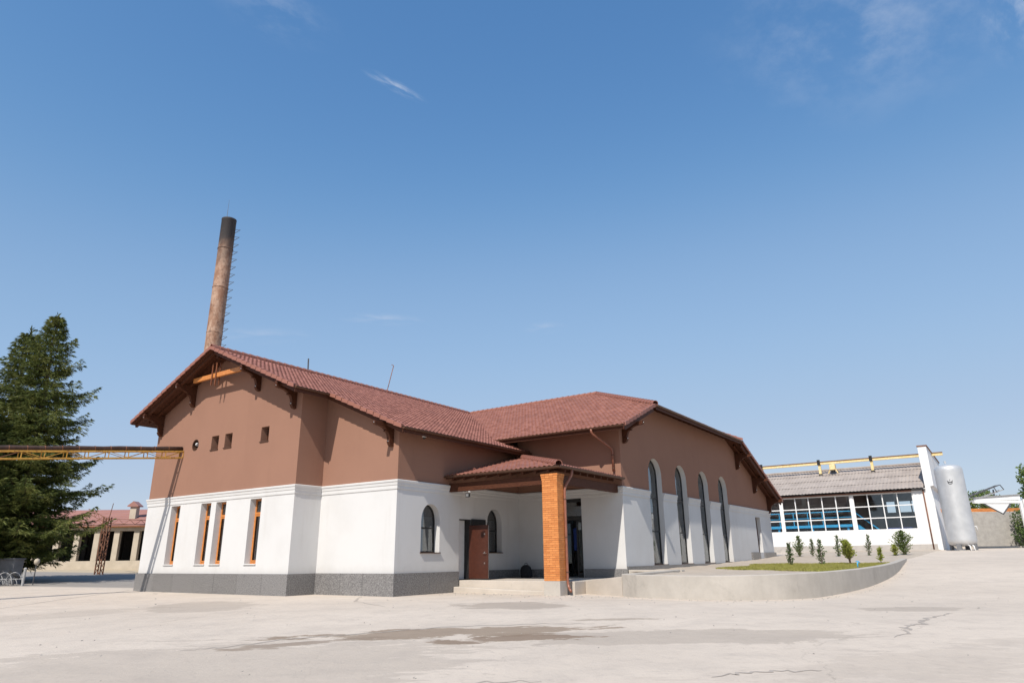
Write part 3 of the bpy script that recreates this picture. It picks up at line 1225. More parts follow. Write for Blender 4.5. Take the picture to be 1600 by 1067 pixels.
def tile_field(zf, poly, eave, up, along, parent, tw=.205, tl=.31):
    """rows of curved tiles over one slope; eave is the first row's start (u, v), up/along are plan directions"""
    prof = [0, .5, 1.0, .6, .12]
    mb = MB()
    us = [((p[0] - eave[0]) * up[0] + (p[1] - eave[1]) * up[1]) for p in poly]
    als = [((p[0] - eave[0]) * along[0] + (p[1] - eave[1]) * along[1]) for p in poly]
    s0, s1, a0, a1 = min(us), max(us), min(als), max(als)
    rows = int((s1 - s0) / tl) + 1
    for r in range(rows):
        s = s0 + r * tl
        na = int((a1 - a0) / tw) + 1
        for i in range(na):
            a = a0 + i * tw
            cx = eave[0] + up[0] * (s + tl / 2) + along[0] * (a + tw / 2)
            cy = eave[1] + up[1] * (s + tl / 2) + along[1] * (a + tw / 2)
            if not inpoly(cx, cy, poly):
                continue
            jz = rt.uniform(-.004, .006)
            js = rt.uniform(-.008, .008)
            vs = []
            for (ss, lift) in ((s - .03 + js, .030), (s - .03 + js, .058), (s + tl + .01, .012)):
                for k in range(5):
                    aa = a + tw * k / 4
                    x = eave[0] + up[0] * ss + along[0] * aa
                    y = eave[1] + up[1] * ss + along[1] * aa
                    vs.append((x, y, zf(x, y) - .05 + lift + .050 * prof[k] * (1 if lift != .030 else .9) + jz))
            fs = [(k, k + 1, 5 + k + 1, 5 + k) for k in range(4)] + [(5 + k, 5 + k + 1, 10 + k + 1, 10 + k) for k in range(4)]
            mb.add(vs, fs)
    o = mb.build('roof_tiles', 'tile', parent, recalc=False)
    o['kind'] = 'stuff'
    return o


def deck(name, zf, poly):
    mb = MB()
    mb.prism(poly, lambda a, b: (a, b, zf(a, b) - DK), lambda a, b: (a, b, zf(a, b) - .055))
    o = mb.build(name, ['wood', 'tile'], BLD)
    for p in o.data.polygons:
        p.material_index = 1 if p.normal.z > .5 else 0
    return o


EU1, EU2 = .73, 4.80
PL = [(RU, -1.0), (EU1, -1.0), (EU1, .70), (EU2, .70), (EU2, 9.0), (3.55, 9.0), (3.42, 8.02), (RU, RV)]
PLL = [(RU, -1.0), (RU, RV), (-11.3, 10.95), (-11.3, -1.0)]
PR = [(3.42, 8.0), (10.08, 8.0), (10.08, 11.28), (4.0, RV), (RU, RV)]
PRL = [(RU, RV), (-11.3, RV), (-11.3, 10.95)]
PB = [(-11.3, RV), (4.0, RV), (10.08, 23.84), (10.08, 31.75), (-11.3, 31.75)]
PHP = [(4.0, RV), (10.08, 11.28), (10.08, 23.84)]
roofL = deck('roof', z_left, PL)
tile_field(z_left, PL, (EU2 + .05, .70), (-1, 0), (0, 1), roofL)
roofLL = deck('roof', z_left, PLL)
tile_field(z_left, PLL, (-11.3, -1), (1, 0), (0, 1), roofLL)
roofR = deck('roof', z_right, PR)
tile_field(z_right, PR, (3.4, 7.95), (0, 1), (1, 0), roofR)
roofRL = deck('roof', z_right, PRL)
roofB = deck('roof', z_right, PB)
tile_field(z_right, PB, (-11.3, 31.75), (0, -1), (1, 0), roofB)
roofH = deck('roof', z_hip, PHP)
tile_field(z_hip, PHP, (10.12, 11.28), (-1, 0), (0, 1), roofH)

# canopy over the porch
CU, CV, CZ = 9.33, 3.98, 4.36


def z_can_f(u, v):
    return CZ + .25 * (v - CV)


def z_can_r(u, v):
    return CZ + .245 * (CU - u)


PCF = [(U4 + .02, CV), (CU, CV), (U4 + .02, V5 - .02)]
PCR = [(CU, CV), (CU, V5 - .02), (U4 + .02, V5 - .02)]
roofC = deck('canopy_roof', z_can_f, PCF)
tile_field(z_can_f, PCF, (U4 + .03, CV - .04), (0, 1), (1, 0), roofC)
roofC2 = deck('canopy_roof', z_can_r, PCR)
tile_field(z_can_r, PCR, (CU + .04, CV), (-1, 0), (0, 1), roofC2)


def cap_mesh(L, r):
    mb = MB()
    n = 8
    vs = []
    for (x, rr, dz) in ((0, r * 1.12, .012), (L + .05, r * .92, 0)):
        for k in range(n + 1):
            a = math.pi * (k / n) * 1.16 - .08 * math.pi
            vs.append((x, rr * math.cos(a), rr * math.sin(a) + dz))
    for k in range(n + 1):
        a = math.pi * (k / n) * 1.16 - .08 * math.pi
        vs.append((0, (r * 1.12 - .025) * math.cos(a), (r * 1.12 - .025) * math.sin(a) + .012))
    fs = [(k, k + 1, n + 2 + k, n + 1 + k) for k in range(n)] + [(2 * (n + 1) + k, 2 * (n + 1) + k + 1, k + 1, k) for k in range(n)]
    mb.add(vs, fs)
    return mb.mesh('ridge_tile', [M['tile']], smooth=False, recalc=False)


CAP = cap_mesh(.38, .125)


def caps(p, q, parent, L=.38, lift=.0):
    p, q = Vector(p), Vector(q)
    n = max(1, round((q - p).length / L))
    d = (q - p).normalized()
    s = Vector((0, 0, 1)).cross(d).normalized()
    t = d.cross(s)
    for i in range(n):
        c = p + (q - p) * (i / n) + Vector((0, 0, lift))
        mw = Matrix(((d.x, s.x, t.x, c.x), (d.y, s.y, t.y, c.y), (d.z, s.z, t.z, c.z), (0, 0, 0, 1)))
        mw = mw @ Matrix.Rotation(rt.uniform(-.03, .03), 4, 'X')
        place('ridge_tile', CAP, parent, mw)


caps((RU, -1.02, RZ + .0), (RU, RV, RZ + .0), roofL)
caps((4.05, RV, RZ), (RU, RV, RZ), roofR)
caps((10.12, 11.25, z_hip(10.08, 0) + .01), (4.0, RV, RZ), roofR)
caps((10.12, 23.87, z_hip(10.08, 0) + .01), (4.0, RV, RZ), roofH)
caps((CU + .03, CV - .03, CZ + .03), (U4 + .1, V5 - .1, z_can_f(0, V5 - .1) + .03), roofC)


def verge_mesh(slope, sgn, L=.36, axis='u'):
    """verge tile: a short board-like tile hanging over the edge, higher end first"""
    mb = MB()
    h = .13
    vs = []
    for (t, lift) in ((0, 0.0), (1, .035)):
        x = sgn * L * 1.08 * t
        z = -slope * L * 1.08 * t + lift
        for (o, dz) in ((0, -h), (-.045, -h), (-.045, .02), (.10, .035), (.10, .01), (0, .0)):
            if axis == 'u':
                vs.append((x, o, z + dz))
            else:
                vs.append((-o, x, z + dz))
    n = 6
    fs = [(k, (k + 1) % n, n + (k + 1) % n, n + k) for k in range(n)] + [tuple(range(n)), tuple(range(2 * n - 1, n - 1, -1))]
    mb.add(vs, fs)
    return mb.mesh('verge_tile', [M['tile']])


def verge(p, q, slope, parent, axis):
    p, q = Vector(p), Vector(q)
    L = .36
    hd = math.hypot(q.x - p.x, q.y - p.y)
    sgn = 1 if ((q.x - p.x) if axis == 'u' else (q.y - p.y)) > 0 else -1
    n = round(hd / L)
    me = verge_mesh(slope, sgn, hd / n, axis)
    for i in range(n):
        c = p + (q - p) * (i / n)
        place('verge_tile', me, parent, Matrix.Translation(c + Vector((0, 0, .025 + rt.uniform(-.004, .004)))))


verge((RU, -1.03, RZ), (EU1, -1.03, z_left(EU1)), SL, roofL, 'u')
verge((RU, -1.03, RZ), (-11.3, -1.03, z_left(-11.3)), SL, roofLL, 'u')
verge((EU1 + .1, .67, z_left(EU1 + .1)), (EU2, .67, z_left(EU2)), SL, roofL, 'u')
verge((10.11, 11.2, z_right(0, 11.2)), (10.11, 8.0, z_right(0, 8)), SR, roofR, 'v')
verge((10.11, 23.9, z_right(0, 23.9)), (10.11, 31.7, z_right(0, 31.7)), SB, roofB, 'v')


def gutter(p, q, out, r=.075, name='gutter', parent=BLD):
    """half-round gutter along an eave; out is the plan direction it hangs towards"""
    p, q = Vector(p), Vector(q)
    d = (q - p).normalized()
    o = Vector((out[0], out[1], 0))
    vs, n = [], 8
    for e in (p, q):
        for rr in (r, r - .008):
            for k in range(n + 1):
                a = math.pi * k / n
                vs.append(e + o * (r + rr * math.cos(a)) + Vector((0, 0, -rr * math.sin(a))))
    m = n + 1
    fs = []
    for k in range(n):
        fs.append((k, k + 1, 2 * m + k + 1, 2 * m + k))
        fs.append((m + k + 1, m + k, 3 * m + k, 3 * m + k + 1))
    fs += [(0, 2 * m, 3 * m, m), (n, m + n, 3 * m + n, 2 * m + n)]
    fs += [tuple(range(m)), tuple(reversed(range(2 * m, 3 * m)))]
    return MB().add(vs, fs).build(name, 'gutter', parent)


ge1, ge2 = z_left(EU1) - .035, z_left(EU2) - .035
gutter((EU1, -1.0, ge1), (EU1, .95, ge1 - .01), (1, 0))
gutter((EU2, .70, ge2), (EU2, 9.0, ge2 - .02), (1, 0))
gutter((3.45, 8.0, z_right(0, 8) - .035), (10.05, 8.0, z_right(0, 8) - .05), (0, -1))
gutter((10.08, 11.3, z_hip(10.08, 0) - .035), (10.08, 23.85, z_hip(10.08, 0) - .045), (1, 0))
gutter((U4 + .03, CV, CZ - .03), (CU + .12, CV, CZ - .04), (0, -1), .08)
gutter((CU, CV - .10, CZ - .035), (CU, V5 - .05, CZ - .03), (1, 0), .08)
gutter((-11.3, -1.0, z_left(-11.3) - .035), (-11.3, 10, z_left(-11.3) - .05), (-1, 0))

# fascias along the eaves
for a, b in (((EU1 - .03, -.98, 0), (EU1 - .001, .70, 0)), ((EU2 - .03, .72, 0), (EU2 - .001, 9.0, 0))):
    z = z_left(b[0]) - .06
    MB().box((a[0] + .029, a[1], z - .17), (b[0] + .03, b[1], z)).build('fascia', 'wood', BLD)
z = z_right(0, 8) - .06
MB().box((3.5, 7.97, z - .16), (10.07, 7.999, z)).build('fascia', 'wood', BLD)
z = z_hip(10.08, 0) - .06
MB().box((10.081, 11.3, z - .17), (10.11, 23.83, z)).build('fascia', 'wood', BLD)

# gable timbers: barge rafters, purlins, brackets, collar beam with its posts
def slope_bar(name, zf, p, q, w, h, drop, mat='wood', parent=BLD):
    return MB().bar((p[0], p[1], zf(*p) - DK - drop - h / 2), (q[0], q[1], zf(*q) - DK - drop - h / 2), w, h).build(name, mat, parent)


for s in (-1, 1):
    slope_bar('barge_rafter', z_left, (RU + s * .03, -.80), (RU + s * 5.95, -.80), .10, .13, .002)
    slope_bar('rafter', z_left, (RU + s * .03, -.36), (RU + s * 5.6, -.36), .10, .12, .002)
slope_bar('barge_rafter', z_left, (.45, .84), (EU2 - .05, .84), .08, .13, .002)
slope_bar('barge_rafter', z_right, (10.0, 8.1), (10.0, 11.2), .08, .16, .002)
slope_bar('barge_rafter', z_right, (10.0, 23.9), (10.0, 31.6), .08, .2, .002)
slope_bar('rafter', z_right, (9.62, 23.9), (9.62, 31.5), .10, .13, .002)
MB().bar((-7.15, -.52, 9.06), (-3.45, -.52, 9.06), .12, .20).build('collar_beam', 'orange_wood', BLD, bevel=.008)
for u in (-5.63, -5.34):
    MB().box((u - .028, -.63, 8.62), (u + .028, -.585, 9.62)).build('king_post', 'brown_wood', BLD, bevel=.006)
    MB().box((u - .028, -.455, 8.62), (u + .028, -.41, 9.62)).build('king_post', 'brown_wood', BLD, bevel=.006)
MB().box((RU - .09, -.68, RZ - DK - .30), (RU + .09, .05, RZ - DK - .06)).build('ridge_beam', 'wood', BLD, bevel=.01)


def bracket_mesh(out=.86, tall=.85, t=.14):
    """scrolled timber knee, in the plane x (out) / z, top at z = 0"""
    pts = [(0, 0), (out + .12, 0), (out + .14, -.05), (out + .10, -.13), (out - .02, -.15)]
    for i in range(1, 8):
        a = i / 8 * math.pi / 2
        pts.append((out - .05 - (out - .28) * math.sin(a), -.15 - (tall - .42) * (1 - math.cos(a))))
        if i == 4:
            x, z = pts[-1]
            pts.append((x + .05, z - .05))
    pts += [(.21, -tall + .24), (.23, -tall + .15), (.17, -tall + .05), (.10, -tall), (0, -tall)]
    mb = MB()
    mb.prism(pts, lambda a, z: (a, -t / 2, z), lambda a, z: (a, t / 2, z))
    return mb.mesh('bracket', [M['wood']])


BRK = bracket_mesh()
KNOB = MB().lathe([(0, -.03), (.024, -.02), (.028, 0), (.02, .02), (0, .025)], (0, 0, 0), 8).mesh('bolt', [M['lock']])


def bracket(loc, rz):
    mw = Matrix.Translation(loc) @ Matrix.Rotation(rz, 4, 'Z')
    b = place('bracket', BRK, BLD, mw)
    for x, z in ((.98, -.06), (.22, -.66)):
        place('bolt', KNOB, b, Matrix.Translation((x, 0, z)) @ Matrix.Rotation(R(90), 4, 'Y'))
    return b


for u in (-10.30, -7.80, -2.90, -.42):
    zt = z_left(u) - DK - .13
    bracket((u, -.004, zt), R(-90))
    MB().box((u - .08, -1.0, zt + .004), (u + .08, -.003, zt + .125)).build('purlin', 'wood', BLD)
for u in (3.78,):
    bracket((u, V3 - .004, z_left(u) - DK - .06), R(-90))
for v, zf in ((9.42, z_right), (24.9, z_right), (28.0, z_right), (30.9, z_right)):
    zt = zf(0, v) - DK - .16
    bracket((U6 + .004, v, zt), 0)
    MB().box((U6 + .003, v - .08, zt + .004), (10.02, v + .08, zt + .14)).build('purlin', 'wood', BLD)
# rafter tails under the eaves
for i in range(12):
    v = 1.6 + i * .62
    slope_bar('rafter', z_left, (EU2 - .04, v), (U4 + .01, v), .09, .10, .003)
for i in range(11):
    u = 4.6 + i * .52
    slope_bar('rafter', z_right, (u, 8.03), (u, V5 - .01), .09, .10, .003)
for i in range(16):
    v = 12.6 + i * .68
    slope_bar('rafter', z_hip, (10.05, v), (U6 + .01, v), .09, .11, .003)
for i in range(3):
    slope_bar('rafter', z_left, (EU1 - .04, -.5 + i * .5), (.01, -.5 + i * .5), .09, .10, .003)
# canopy beams, rafters
MB().box((U4 + .01, CV + .20, CZ - .62), (9.16, CV + .36, CZ - .30)).build('canopy_beam', 'wood', BLD, bevel=.01)
MB().box((8.98, CV + .361, CZ - .62), (9.14, V5 - .08, CZ - .30)).build('canopy_beam', 'wood', BLD, bevel=.01)
for i in range(9):
    u = U4 + .35 + i * .55
    vtop = CV + (CU - u) * (V5 - CV) / (CU - U4)
    slope_bar('rafter', z_can_f, (u, CV + .02), (u, min(vtop, V5) - .05), .08, .10, .003)
for i in range(8):
    v = CV + .5 + i * .55
    utop = CU - (v - CV) * (CU - U4) / (V5 - CV)
    slope_bar('rafter', z_can_r, (CU - .02, v), (utop + .05, v), .08, .10, .003)
# plaster ceiling board is dark timber between the rafters: the deck itself

# ------------------------------------------------------------------ brick column
BC = thing('brick_column', None, None)
BC.parent = BLD
c0, c1, d0, d1 = 8.59, 9.22, 4.02, 4.46
MB().box((c0 + .012, d0 + .012, .46), (c1 - .012, d1 - .012, 4.02)).build('mortar_core', 'mortar', BC)
mb = MB()
rb = random.Random(8)
rows = 46
zb0, zt0 = .47, 3.86
rh = (zt0 - zb0) / rows
for r in range(rows):
    z0 = zb0 + r * rh + .005
    z1 = zb0 + (r + 1) * rh - .005
    for face in range(4):
        L = (c1 - c0) if face % 2 == 0 else (d1 - d0)
        off = .12 if (r + face) % 2 else 0.0
        x = -off
        while x < L - 1e-6:
            a, b = max(x, 0) + .004, min(x + .24, L) - .004
            if b - a > .03:
                j = rb.uniform(-.003, .003)
                if face == 0:
                    mb.box((c0 + a, d0 - j, z0), (c0 + b, d0 + .05, z1))
                elif face == 1:
                    mb.box((c1 + j, d0 + a, z0), (c1 - .05, d0 + b, z1))
                elif face == 2:
                    mb.box((c0 + a, d1 + j, z0), (c0 + b, d1 - .05, z1))
                else:
                    mb.box((c0 - j, d0 + a, z0), (c0 + .05, d0 + b, z1))
            x += .24
o = mb.build('bricks', 'brick', BC)
o['kind'] = 'stuff'
mb = MB()
for r in range(3):
    e = .02 + .025 * r
    z0 = 3.865 + r * .075
    e = .012 * (r + 1)
    n = 4
    for k in range(n):
        for face in range(4):
            L0 = (c1 - c0 + 2 * e) if face % 2 == 0 else (d1 - d0 + 2 * e)
            a, b = L0 * k / n + .004, L0 * (k + 1) / n - .004
            if face == 0:
                mb.box((c0 - e + a, d0 - e, z0), (c0 - e + b, d0 + .05, z0 + .068))
            elif face == 1:
                mb.box((c1 + e, d0 - e + a, z0), (c1 - .05, d0 - e + min(b, L0), z0 + .068))
            elif face == 2:
                mb.box((c0 - e + a, d1 + e, z0), (c0 - e + b, d1 - .05, z0 + .068))
            else:
                mb.box((c0 - e, d0 - e + a, z0), (c0 + .05, d0 - e + b, z0 + .068))
o = mb.build('corbel_bricks', 'brick', BC)
o['kind'] = 'stuff'
MB().box((c0 - .01, d0 - .02, -.2), (c1 + .012, d1 + .03, .465)).build('base_block', 'planter', BC, bevel=.012)

# downpipes
def pipe(path, r, mat='copper', name='downpipe', parent=BLD):
    pts = [Vector(path[0])]
    for i in range(1, len(path) - 1):
        a, b, c = Vector(path[i - 1]), Vector(path[i]), Vector(path[i + 1])
        l = min(.09, (b - a).length / 3, (c - b).length / 3)
        pts += [b - (b - a).normalized() * l, b + (c - b).normalized() * l]
    pts.append(Vector(path[-1]))
    return MB().tube(pts, r, 12).build(name, mat, parent, smooth=True)


dp = pipe([(8.60, 7.91, 6.30), (8.60, 7.91, 6.12), (9.0, V5 - .11, 5.55), (9.0, V5 - .11, 4.62)], .05)
for z in (5.3, 4.75):
    MB().lathe([(.058, -.02), (.062, 0), (.058, .02)], (9.0, V5 - .11, z), 12).build('pipe_clip', 'gutter', dp)
dp = pipe([(CU + .08, d1 + .3, CZ - .10), (CU + .08, d1 + .3, CZ - .28), (c1 + .055, d1 - .01, CZ - .75), (c1 + .055, d1 - .01, .42), (c1 + .12, d1 - .05, .22), (c1 + .26, d1 - .15, .13)], .045)
for z in (3.2, 1.9, .75):
    MB().lathe([(.052, -.02), (.057, 0), (.052, .02)], (c1 + .055, d1 - .01, z), 12).build('pipe_clip', 'gutter', dp)

# rods on the ridge
MB().tube([(RU, 4.25, RZ + .05), (RU, 4.22, 10.92)], .035, 8).build('vent_rod', 'dark_grey', BLD)
MB().tube([(RU, 9.78, RZ + .05), (RU, 10.22, 11.9), (RU - .16, 10.22, 11.98)], .022, 8).build('antenna_rod', 'rust', BLD)
# snow guards on the right-hand roof
sg = MB().tube([(-.05, 0, 0), (-.05, .0, .07), (0, 0, .10), (.05, 0, .07), (.05, 0, 0)], .012, 6).mesh('snow_guard', [M['tile']])
for r_, (v0, n_, off) in enumerate(((8.75, 9, 0.0), (9.1, 9, .12))):
    for i in range(n_):
        u = 4.2 + off + i * .72 + (.2 if r_ else 0)
        place('snow_guard', sg, roofR, Matrix.Translation((u, v0, z_right(u, v0) + .03)) @ Matrix.Scale(1.25, 4))
for i in range(5):
    u = 5.0 + i * .55
    place('snow_guard', sg, roofC, Matrix.Translation((u, CV + .7, z_can_f(u, CV + .7) + .03)))

# ------------------------------------------------------------------ porch floor, step, ramp
pf = thing('porch_slab', 'pale concrete porch floor and step below the canopy', 'porch', (OX, OY, 0), PH)
MB().box((U4 + .08, 4.80, -.25), (9.34, V5 - .08, .432)).build('floor_slab', 'concrete', pf, bevel=.015)
MB().prism([(U4 + .085, 4.45), (6.8, 4.40), (8.4, 4.45), (8.4, 4.797), (U4 + .085, 4.797)], lambda a, b: (a, b, -.2), lambda a, b: (a, b, .21 - .10 * sstep(a, 4.8, 7.5))).build('step', 'concrete', pf, bevel=.02)
MB().prism([(9.345, 5.55), (11.28, 4.52), (11.28, 8.98), (9.345, 8.98)], lambda a, b: (a, b, -.2), lambda a, b: (a, b, .44 + .17 * (a - 9.345) / 1.93 if b < 8 else .44)).build('ramp', 'concrete', pf, bevel=.012)

MB().box((9.40, 8.99, .2), (11.6, 9.30, .735)).build('bed_kerb', 'planter', pf, bevel=.015)

# ------------------------------------------------------------------ planter wall and bed
WP = [(11.3, 8.9), (11.29, 6.5), (11.27, 4.56), (12.0, 4.10), (12.9, 3.86), (13.9, 3.72), (14.8, 3.80), (15.6, 4.20), (16.3, 4.9), (16.8, 5.8), (17.15, 6.9), (17.5, 8.6), (17.75, 11), (17.85, 14.5),
      (17.8, 18), (17.6, 22), (17.4, 26)]


def smooth_path(pts, start, n=4):
    out = pts[:start]
    for i in range(start, len(pts) - 1):
        p0, p1, p2, p3 = [Vector(pts[j]) for j in (max(i - 1, start), i, i + 1, min(i + 2, len(pts) - 1))]
        for k in range(n):
            t = k / n
            q = .5 * ((2 * p1) + (p2 - p0) * t + (2 * p0 - 5 * p1 + 4 * p2 - p3) * t * t + (3 * p1 - p0 - 3 * p2 + p3) * t ** 3)
            out.append((q.x, q.y))
    out.append(pts[-1])
    return out


path = smooth_path(WP, 2)


def wall_top(v):
    return interp(v, [3.5, 5, 8.6, 14.5, 22, 26], [.67, .70, .745, .815, .92, .98])


mb = MB()
n = len(path)
vs = []
for i, (u, v) in enumerate(path):
    a, b = Vector(path[max(i - 1, 0)]), Vector(path[min(i + 1, n - 1)])
    d = (b - a).normalized()
    nx, ny = -d.y, d.x          # inwards
    if i == 2:
        nx, ny = .75, .75
    th = .28
    zt = wall_top(v)
    zb = ground_z(u, v) - .3
    vs += [W(u, v, zb), W(u, v, zt - .015), W(u + nx * .015, v + ny * .015, zt), W(u + nx * (th - .02), v + ny * (th - .02), zt), W(u + nx * th, v + ny * th, zt - .02), W(u + nx * th, v + ny * th, zb)]
fs = []
for i in range(n - 1):
    for k in range(5):
        fs.append((i * 6 + k, i * 6 + k + 1, (i + 1) * 6 + k + 1, (i + 1) * 6 + k))
fs += [tuple(range(6)), tuple(reversed(range((n - 1) * 6, n * 6)))]
mb.add(vs, fs)
pw = mb.build('planter_wall', 'planter')
tag(pw, 'low curved concrete retaining wall round the planted bed', 'wall')


def wall_u(v):
    best = 11.5
    for (a, b) in zip(path[2:-1], path[3:]):
        if min(a[1], b[1]) <= v <= max(a[1], b[1]):
            t = (v - a[1]) / (b[1] - a[1]) if abs(b[1] - a[1]) > 1e-6 else 0
            best = max(best, a[0] + (b[0] - a[0]) * t)
    return best


def bed_right(v):
    if v < 26:
        return wall_u(max(v, 3.75)) - .2
    return interp(v, [26, 34, 42], [17.25, 17.9, 18.3])


def bed_left(v):
    if v < 9:
        # left edge follows the inner face of the front of the wall
        if v < 4.6:
            for (a, b) in zip(path[2:8], path[3:9]):
                if a[1] >= v >= b[1]:
                    return a[0] + (b[0] - a[0]) * (a[1] - v) / (a[1] - b[1] + 1e-9) + .2
            return 13.9
        return 11.4
    return U6 + .05


vv = [4.0 + i * .25 for i in range(85)] + [25.5 + i * .75 for i in range(23)]
mb = MB()
NU = 24
rs = random.Random(4)
for v in vv:
    a, b = bed_left(v), bed_right(v)
    for i in range(NU + 1):
        u = a + (b - a) * i / NU
        z = soil_z(v) - .03 + .02 * math.sin(u * 2.3 + v) * math.sin(v * 1.7) + rs.uniform(-.012, .012)
        if v > 26 and i == NU:
            z = ground_z(u, v) - .05
        mb.v.append(tuple(W(u, v, z)))
for j in range(len(vv) - 1):
    for i in range(NU):
        mb.f.append((j * (NU + 1) + i, j * (NU + 1) + i + 1, (j + 1) * (NU + 1) + i + 1, (j + 1) * (NU + 1) + i))
        mb.mi.append(0)
k = NB('dry_earth')
col = k.mix(k.remap(k.noise(.8, 7, .68), .3, .7), (.47, .40, .325), (.40, .335, .27))
col = k.mix(k.remap(k.noise(5, 6, .7), .5, .75, 0, .6), col, (.30, .245, .19))
k.base(col)
k.rough(.95)
k.bump(k.noise(12, 7, .72), .6, .04)
bed = mb.build('flower_bed', k.m, recalc=False, smooth=True)
tag(bed, 'dry earth of the planted bed behind the curved wall', kind='structure')

# lawn
gr = random.Random(21)
mb = MB()
cnt = 0
while cnt < 26000:
    v = gr.uniform(8.5, 20.8)
    u = gr.uniform(11.0, 17.6)
    edge = 11.9 + .35 * math.sin(v * 1.3) if v > 12 else 17.6 - (v - 8.5) / 3.5 * 5.6
    back = 19.4 - .12 * (17 - u) + .35 * math.sin(u * 3)
    if u < edge or u > wall_u(v) - .33 or v > back:
        continue
    if gr.random() < .25 * (math.sin(u * 1.9) * math.sin(v * 1.1) + 1) / 2:
        continue
    p = W(u, v, soil_z(v) - .03)
    a = gr.uniform(0, 2 * math.pi)
    h = gr.uniform(.035, .085)
    w = gr.uniform(.010, .02)
    dx, dy = math.cos(a), math.sin(a)
    lx, ly = gr.uniform(-.05, .05), gr.uniform(-.05, .05)
    mb.add([(p.x - dx * w, p.y - dy * w, p.z), (p.x + dx * w, p.y + dy * w, p.z), (p.x + lx, p.y + ly, p.z + h)], [(0, 1, 2)])
    cnt += 1
o = mb.build('grass', 'grass', recalc=False)
tag(o, 'strip of short sunlit lawn behind the curved wall', 'grass', kind='stuff')


# ------------------------------------------------------------------ foliage builders
def blade(mb, p, d, L, w, rr):
    """one flat spray of leaf from p along d"""
    d = d.normalized()
    s = d.cross(Vector((rr.uniform(-1, 1), rr.uniform(-1, 1), rr.uniform(-.3, 1)))).normalized() * w
    m = p + d * L * .45
    e = p + d * L + Vector((0, 0, -L * .12))
    mb.add([p, m + s, e, m - s], [(0, 1, 2, 3)])


def young_conifer(name, label, loc, h, w, mat, seed, dens=1.0, lean=0.0, base=.0, legs=1, group='young shrubs in the planted bed'):
    rr = random.Random(seed)
    h, w, dens = h * .80, w * .85, dens * .72
    t = thing(name, label, 'shrub', loc, rr.uniform(0, 6), group)
    tr = MB()
    cr = MB()
    for g in range(legs):
        hx, hy = (rr.uniform(-.12, .12), rr.uniform(-.12, .12)) if legs > 1 else (0, 0)
        hh = h * rr.uniform(.75, 1) if g else h
        ln = Vector((rr.uniform(-1, 1), rr.uniform(-1, 1), 0)) * (lean + (.1 if legs > 1 else 0))
        axis = [Vector((hx, hy, -.05)) + ln * (i / 6) ** 1.3 + Vector((0, 0, hh * i / 6 + .02)) for i in range(7)]
        tr.tube(axis, [.02 * (1 - i / 7.5) for i in range(7)], 5)
        nb = int(120 * dens)
        for i in range(nb):
            f = (i + rr.random()) / nb
            f = base + (1 - base) * f
            seg = min(int(f * 6), 5)
            p = axis[seg].lerp(axis[seg + 1], f * 6 - seg)
            prof = (1 - f) ** .75 * (.35 + 1.35 * min(f / .28, 1)) / 1.35
            L = max(.08, w * .5 * prof * rr.uniform(.65, 1.25))
            a = rr.uniform(0, 2 * math.pi)
            up = rr.uniform(.5, 1.3)
            d = Vector((math.cos(a), math.sin(a), up)).normalized()
            e = p + d * L
            if L > .12:
                tr.tube([p, e], [.006, .002], 3, cap=False)
            m = max(3, int(L / .06))
            for k_ in range(m):
                q = p.lerp(e, (k_ + rr.random()) / m)
                dd = (d + Vector((rr.uniform(-1, 1), rr.uniform(-1, 1), rr.uniform(-.3, .8))) * .8)
                blade(cr, q, dd, rr.uniform(.07, .15), rr.uniform(.016, .032), rr)
        for k_ in range(8):
            q = axis[5].lerp(axis[6], k_ / 7)
            blade(cr, q, Vector((rr.uniform(-.25, .25), rr.uniform(-.25, .25), 1)), .2, .010, rr)
    tr.build('stem', 'bark', t, recalc=False)
    cr.build('crown', mat, t, recalc=False)
    return t


def S(u, v):
    return W(u, v, soil_z(v) - .04)


young_conifer('young_conifer', 'slender young conifer on the grass nearest the white gable', S(13.67, 16.95), 1.22, .62, 'thuja', 1)
young_conifer('young_conifer', 'broad young conifer in the bare earth, first of the back row', S(10.9, 31.0), 1.55, 1.15, 'mid_leaf', 2, 1.7, .05)
young_conifer('young_conifer', 'thin dark young conifer, second of the back row', S(11.7, 31.0), 1.28, .6, 'thuja', 3, 1, .08)
young_conifer('young_conifer', 'slender dark young conifer on the grass, second from the gable', S(14.85, 17.7), 1.35, .68, 'thuja', 4)
young_conifer('young_conifer', 'dark young conifer, third of the back row', S(13.25, 30.8), 1.5, .72, 'thuja', 5, 1.1, .1)
young_conifer('yellow_shrub', 'yellow-green open shrub with several stems on the grass', S(15.92, 18.4), 1.35, .95, 'lime_leaf', 6, .75, .12, .22, 4)
young_conifer('young_conifer', 'leaning dark young conifer, fourth of the back row', S(14.95, 31.0), 1.5, .65, 'thuja', 7, 1.1, .14)
young_conifer('yellow_shrub', 'small narrow yellow-green shrub near the wall end', S(17.1, 18.9), .85, .34, 'lime_leaf', 8, .8, .03, .18)
young_conifer('young_conifer', 'wide bushy young spruce at the right end of the back row', S(16.75, 31.6), 1.75, 1.9, 'mid_leaf', 9, 2.6, .05)
young_conifer('yellow_shrub', 'low lime-green bush at the foot of the bushy young spruce', S(16.35, 31.0), .75, .75, 'lime_leaf', 10, 1.2, .05)
# blue garden tap on the wall
tp = thing('garden_tap', 'small blue tap standing on the rim of the curved wall', 'tap', W(17.15, 12.4, wall_top(12.4)), .3)
MB().tube([(0, 0, -.05), (0, 0, .12), (.06, 0, .16), (.11, 0, .13)], .022, 8).build('pipe', 'blue', tp, smooth=True)
MB().box((-.05, -.02, .17), (.06, .02, .20)).build('lever', 'blue', tp, bevel=.005)


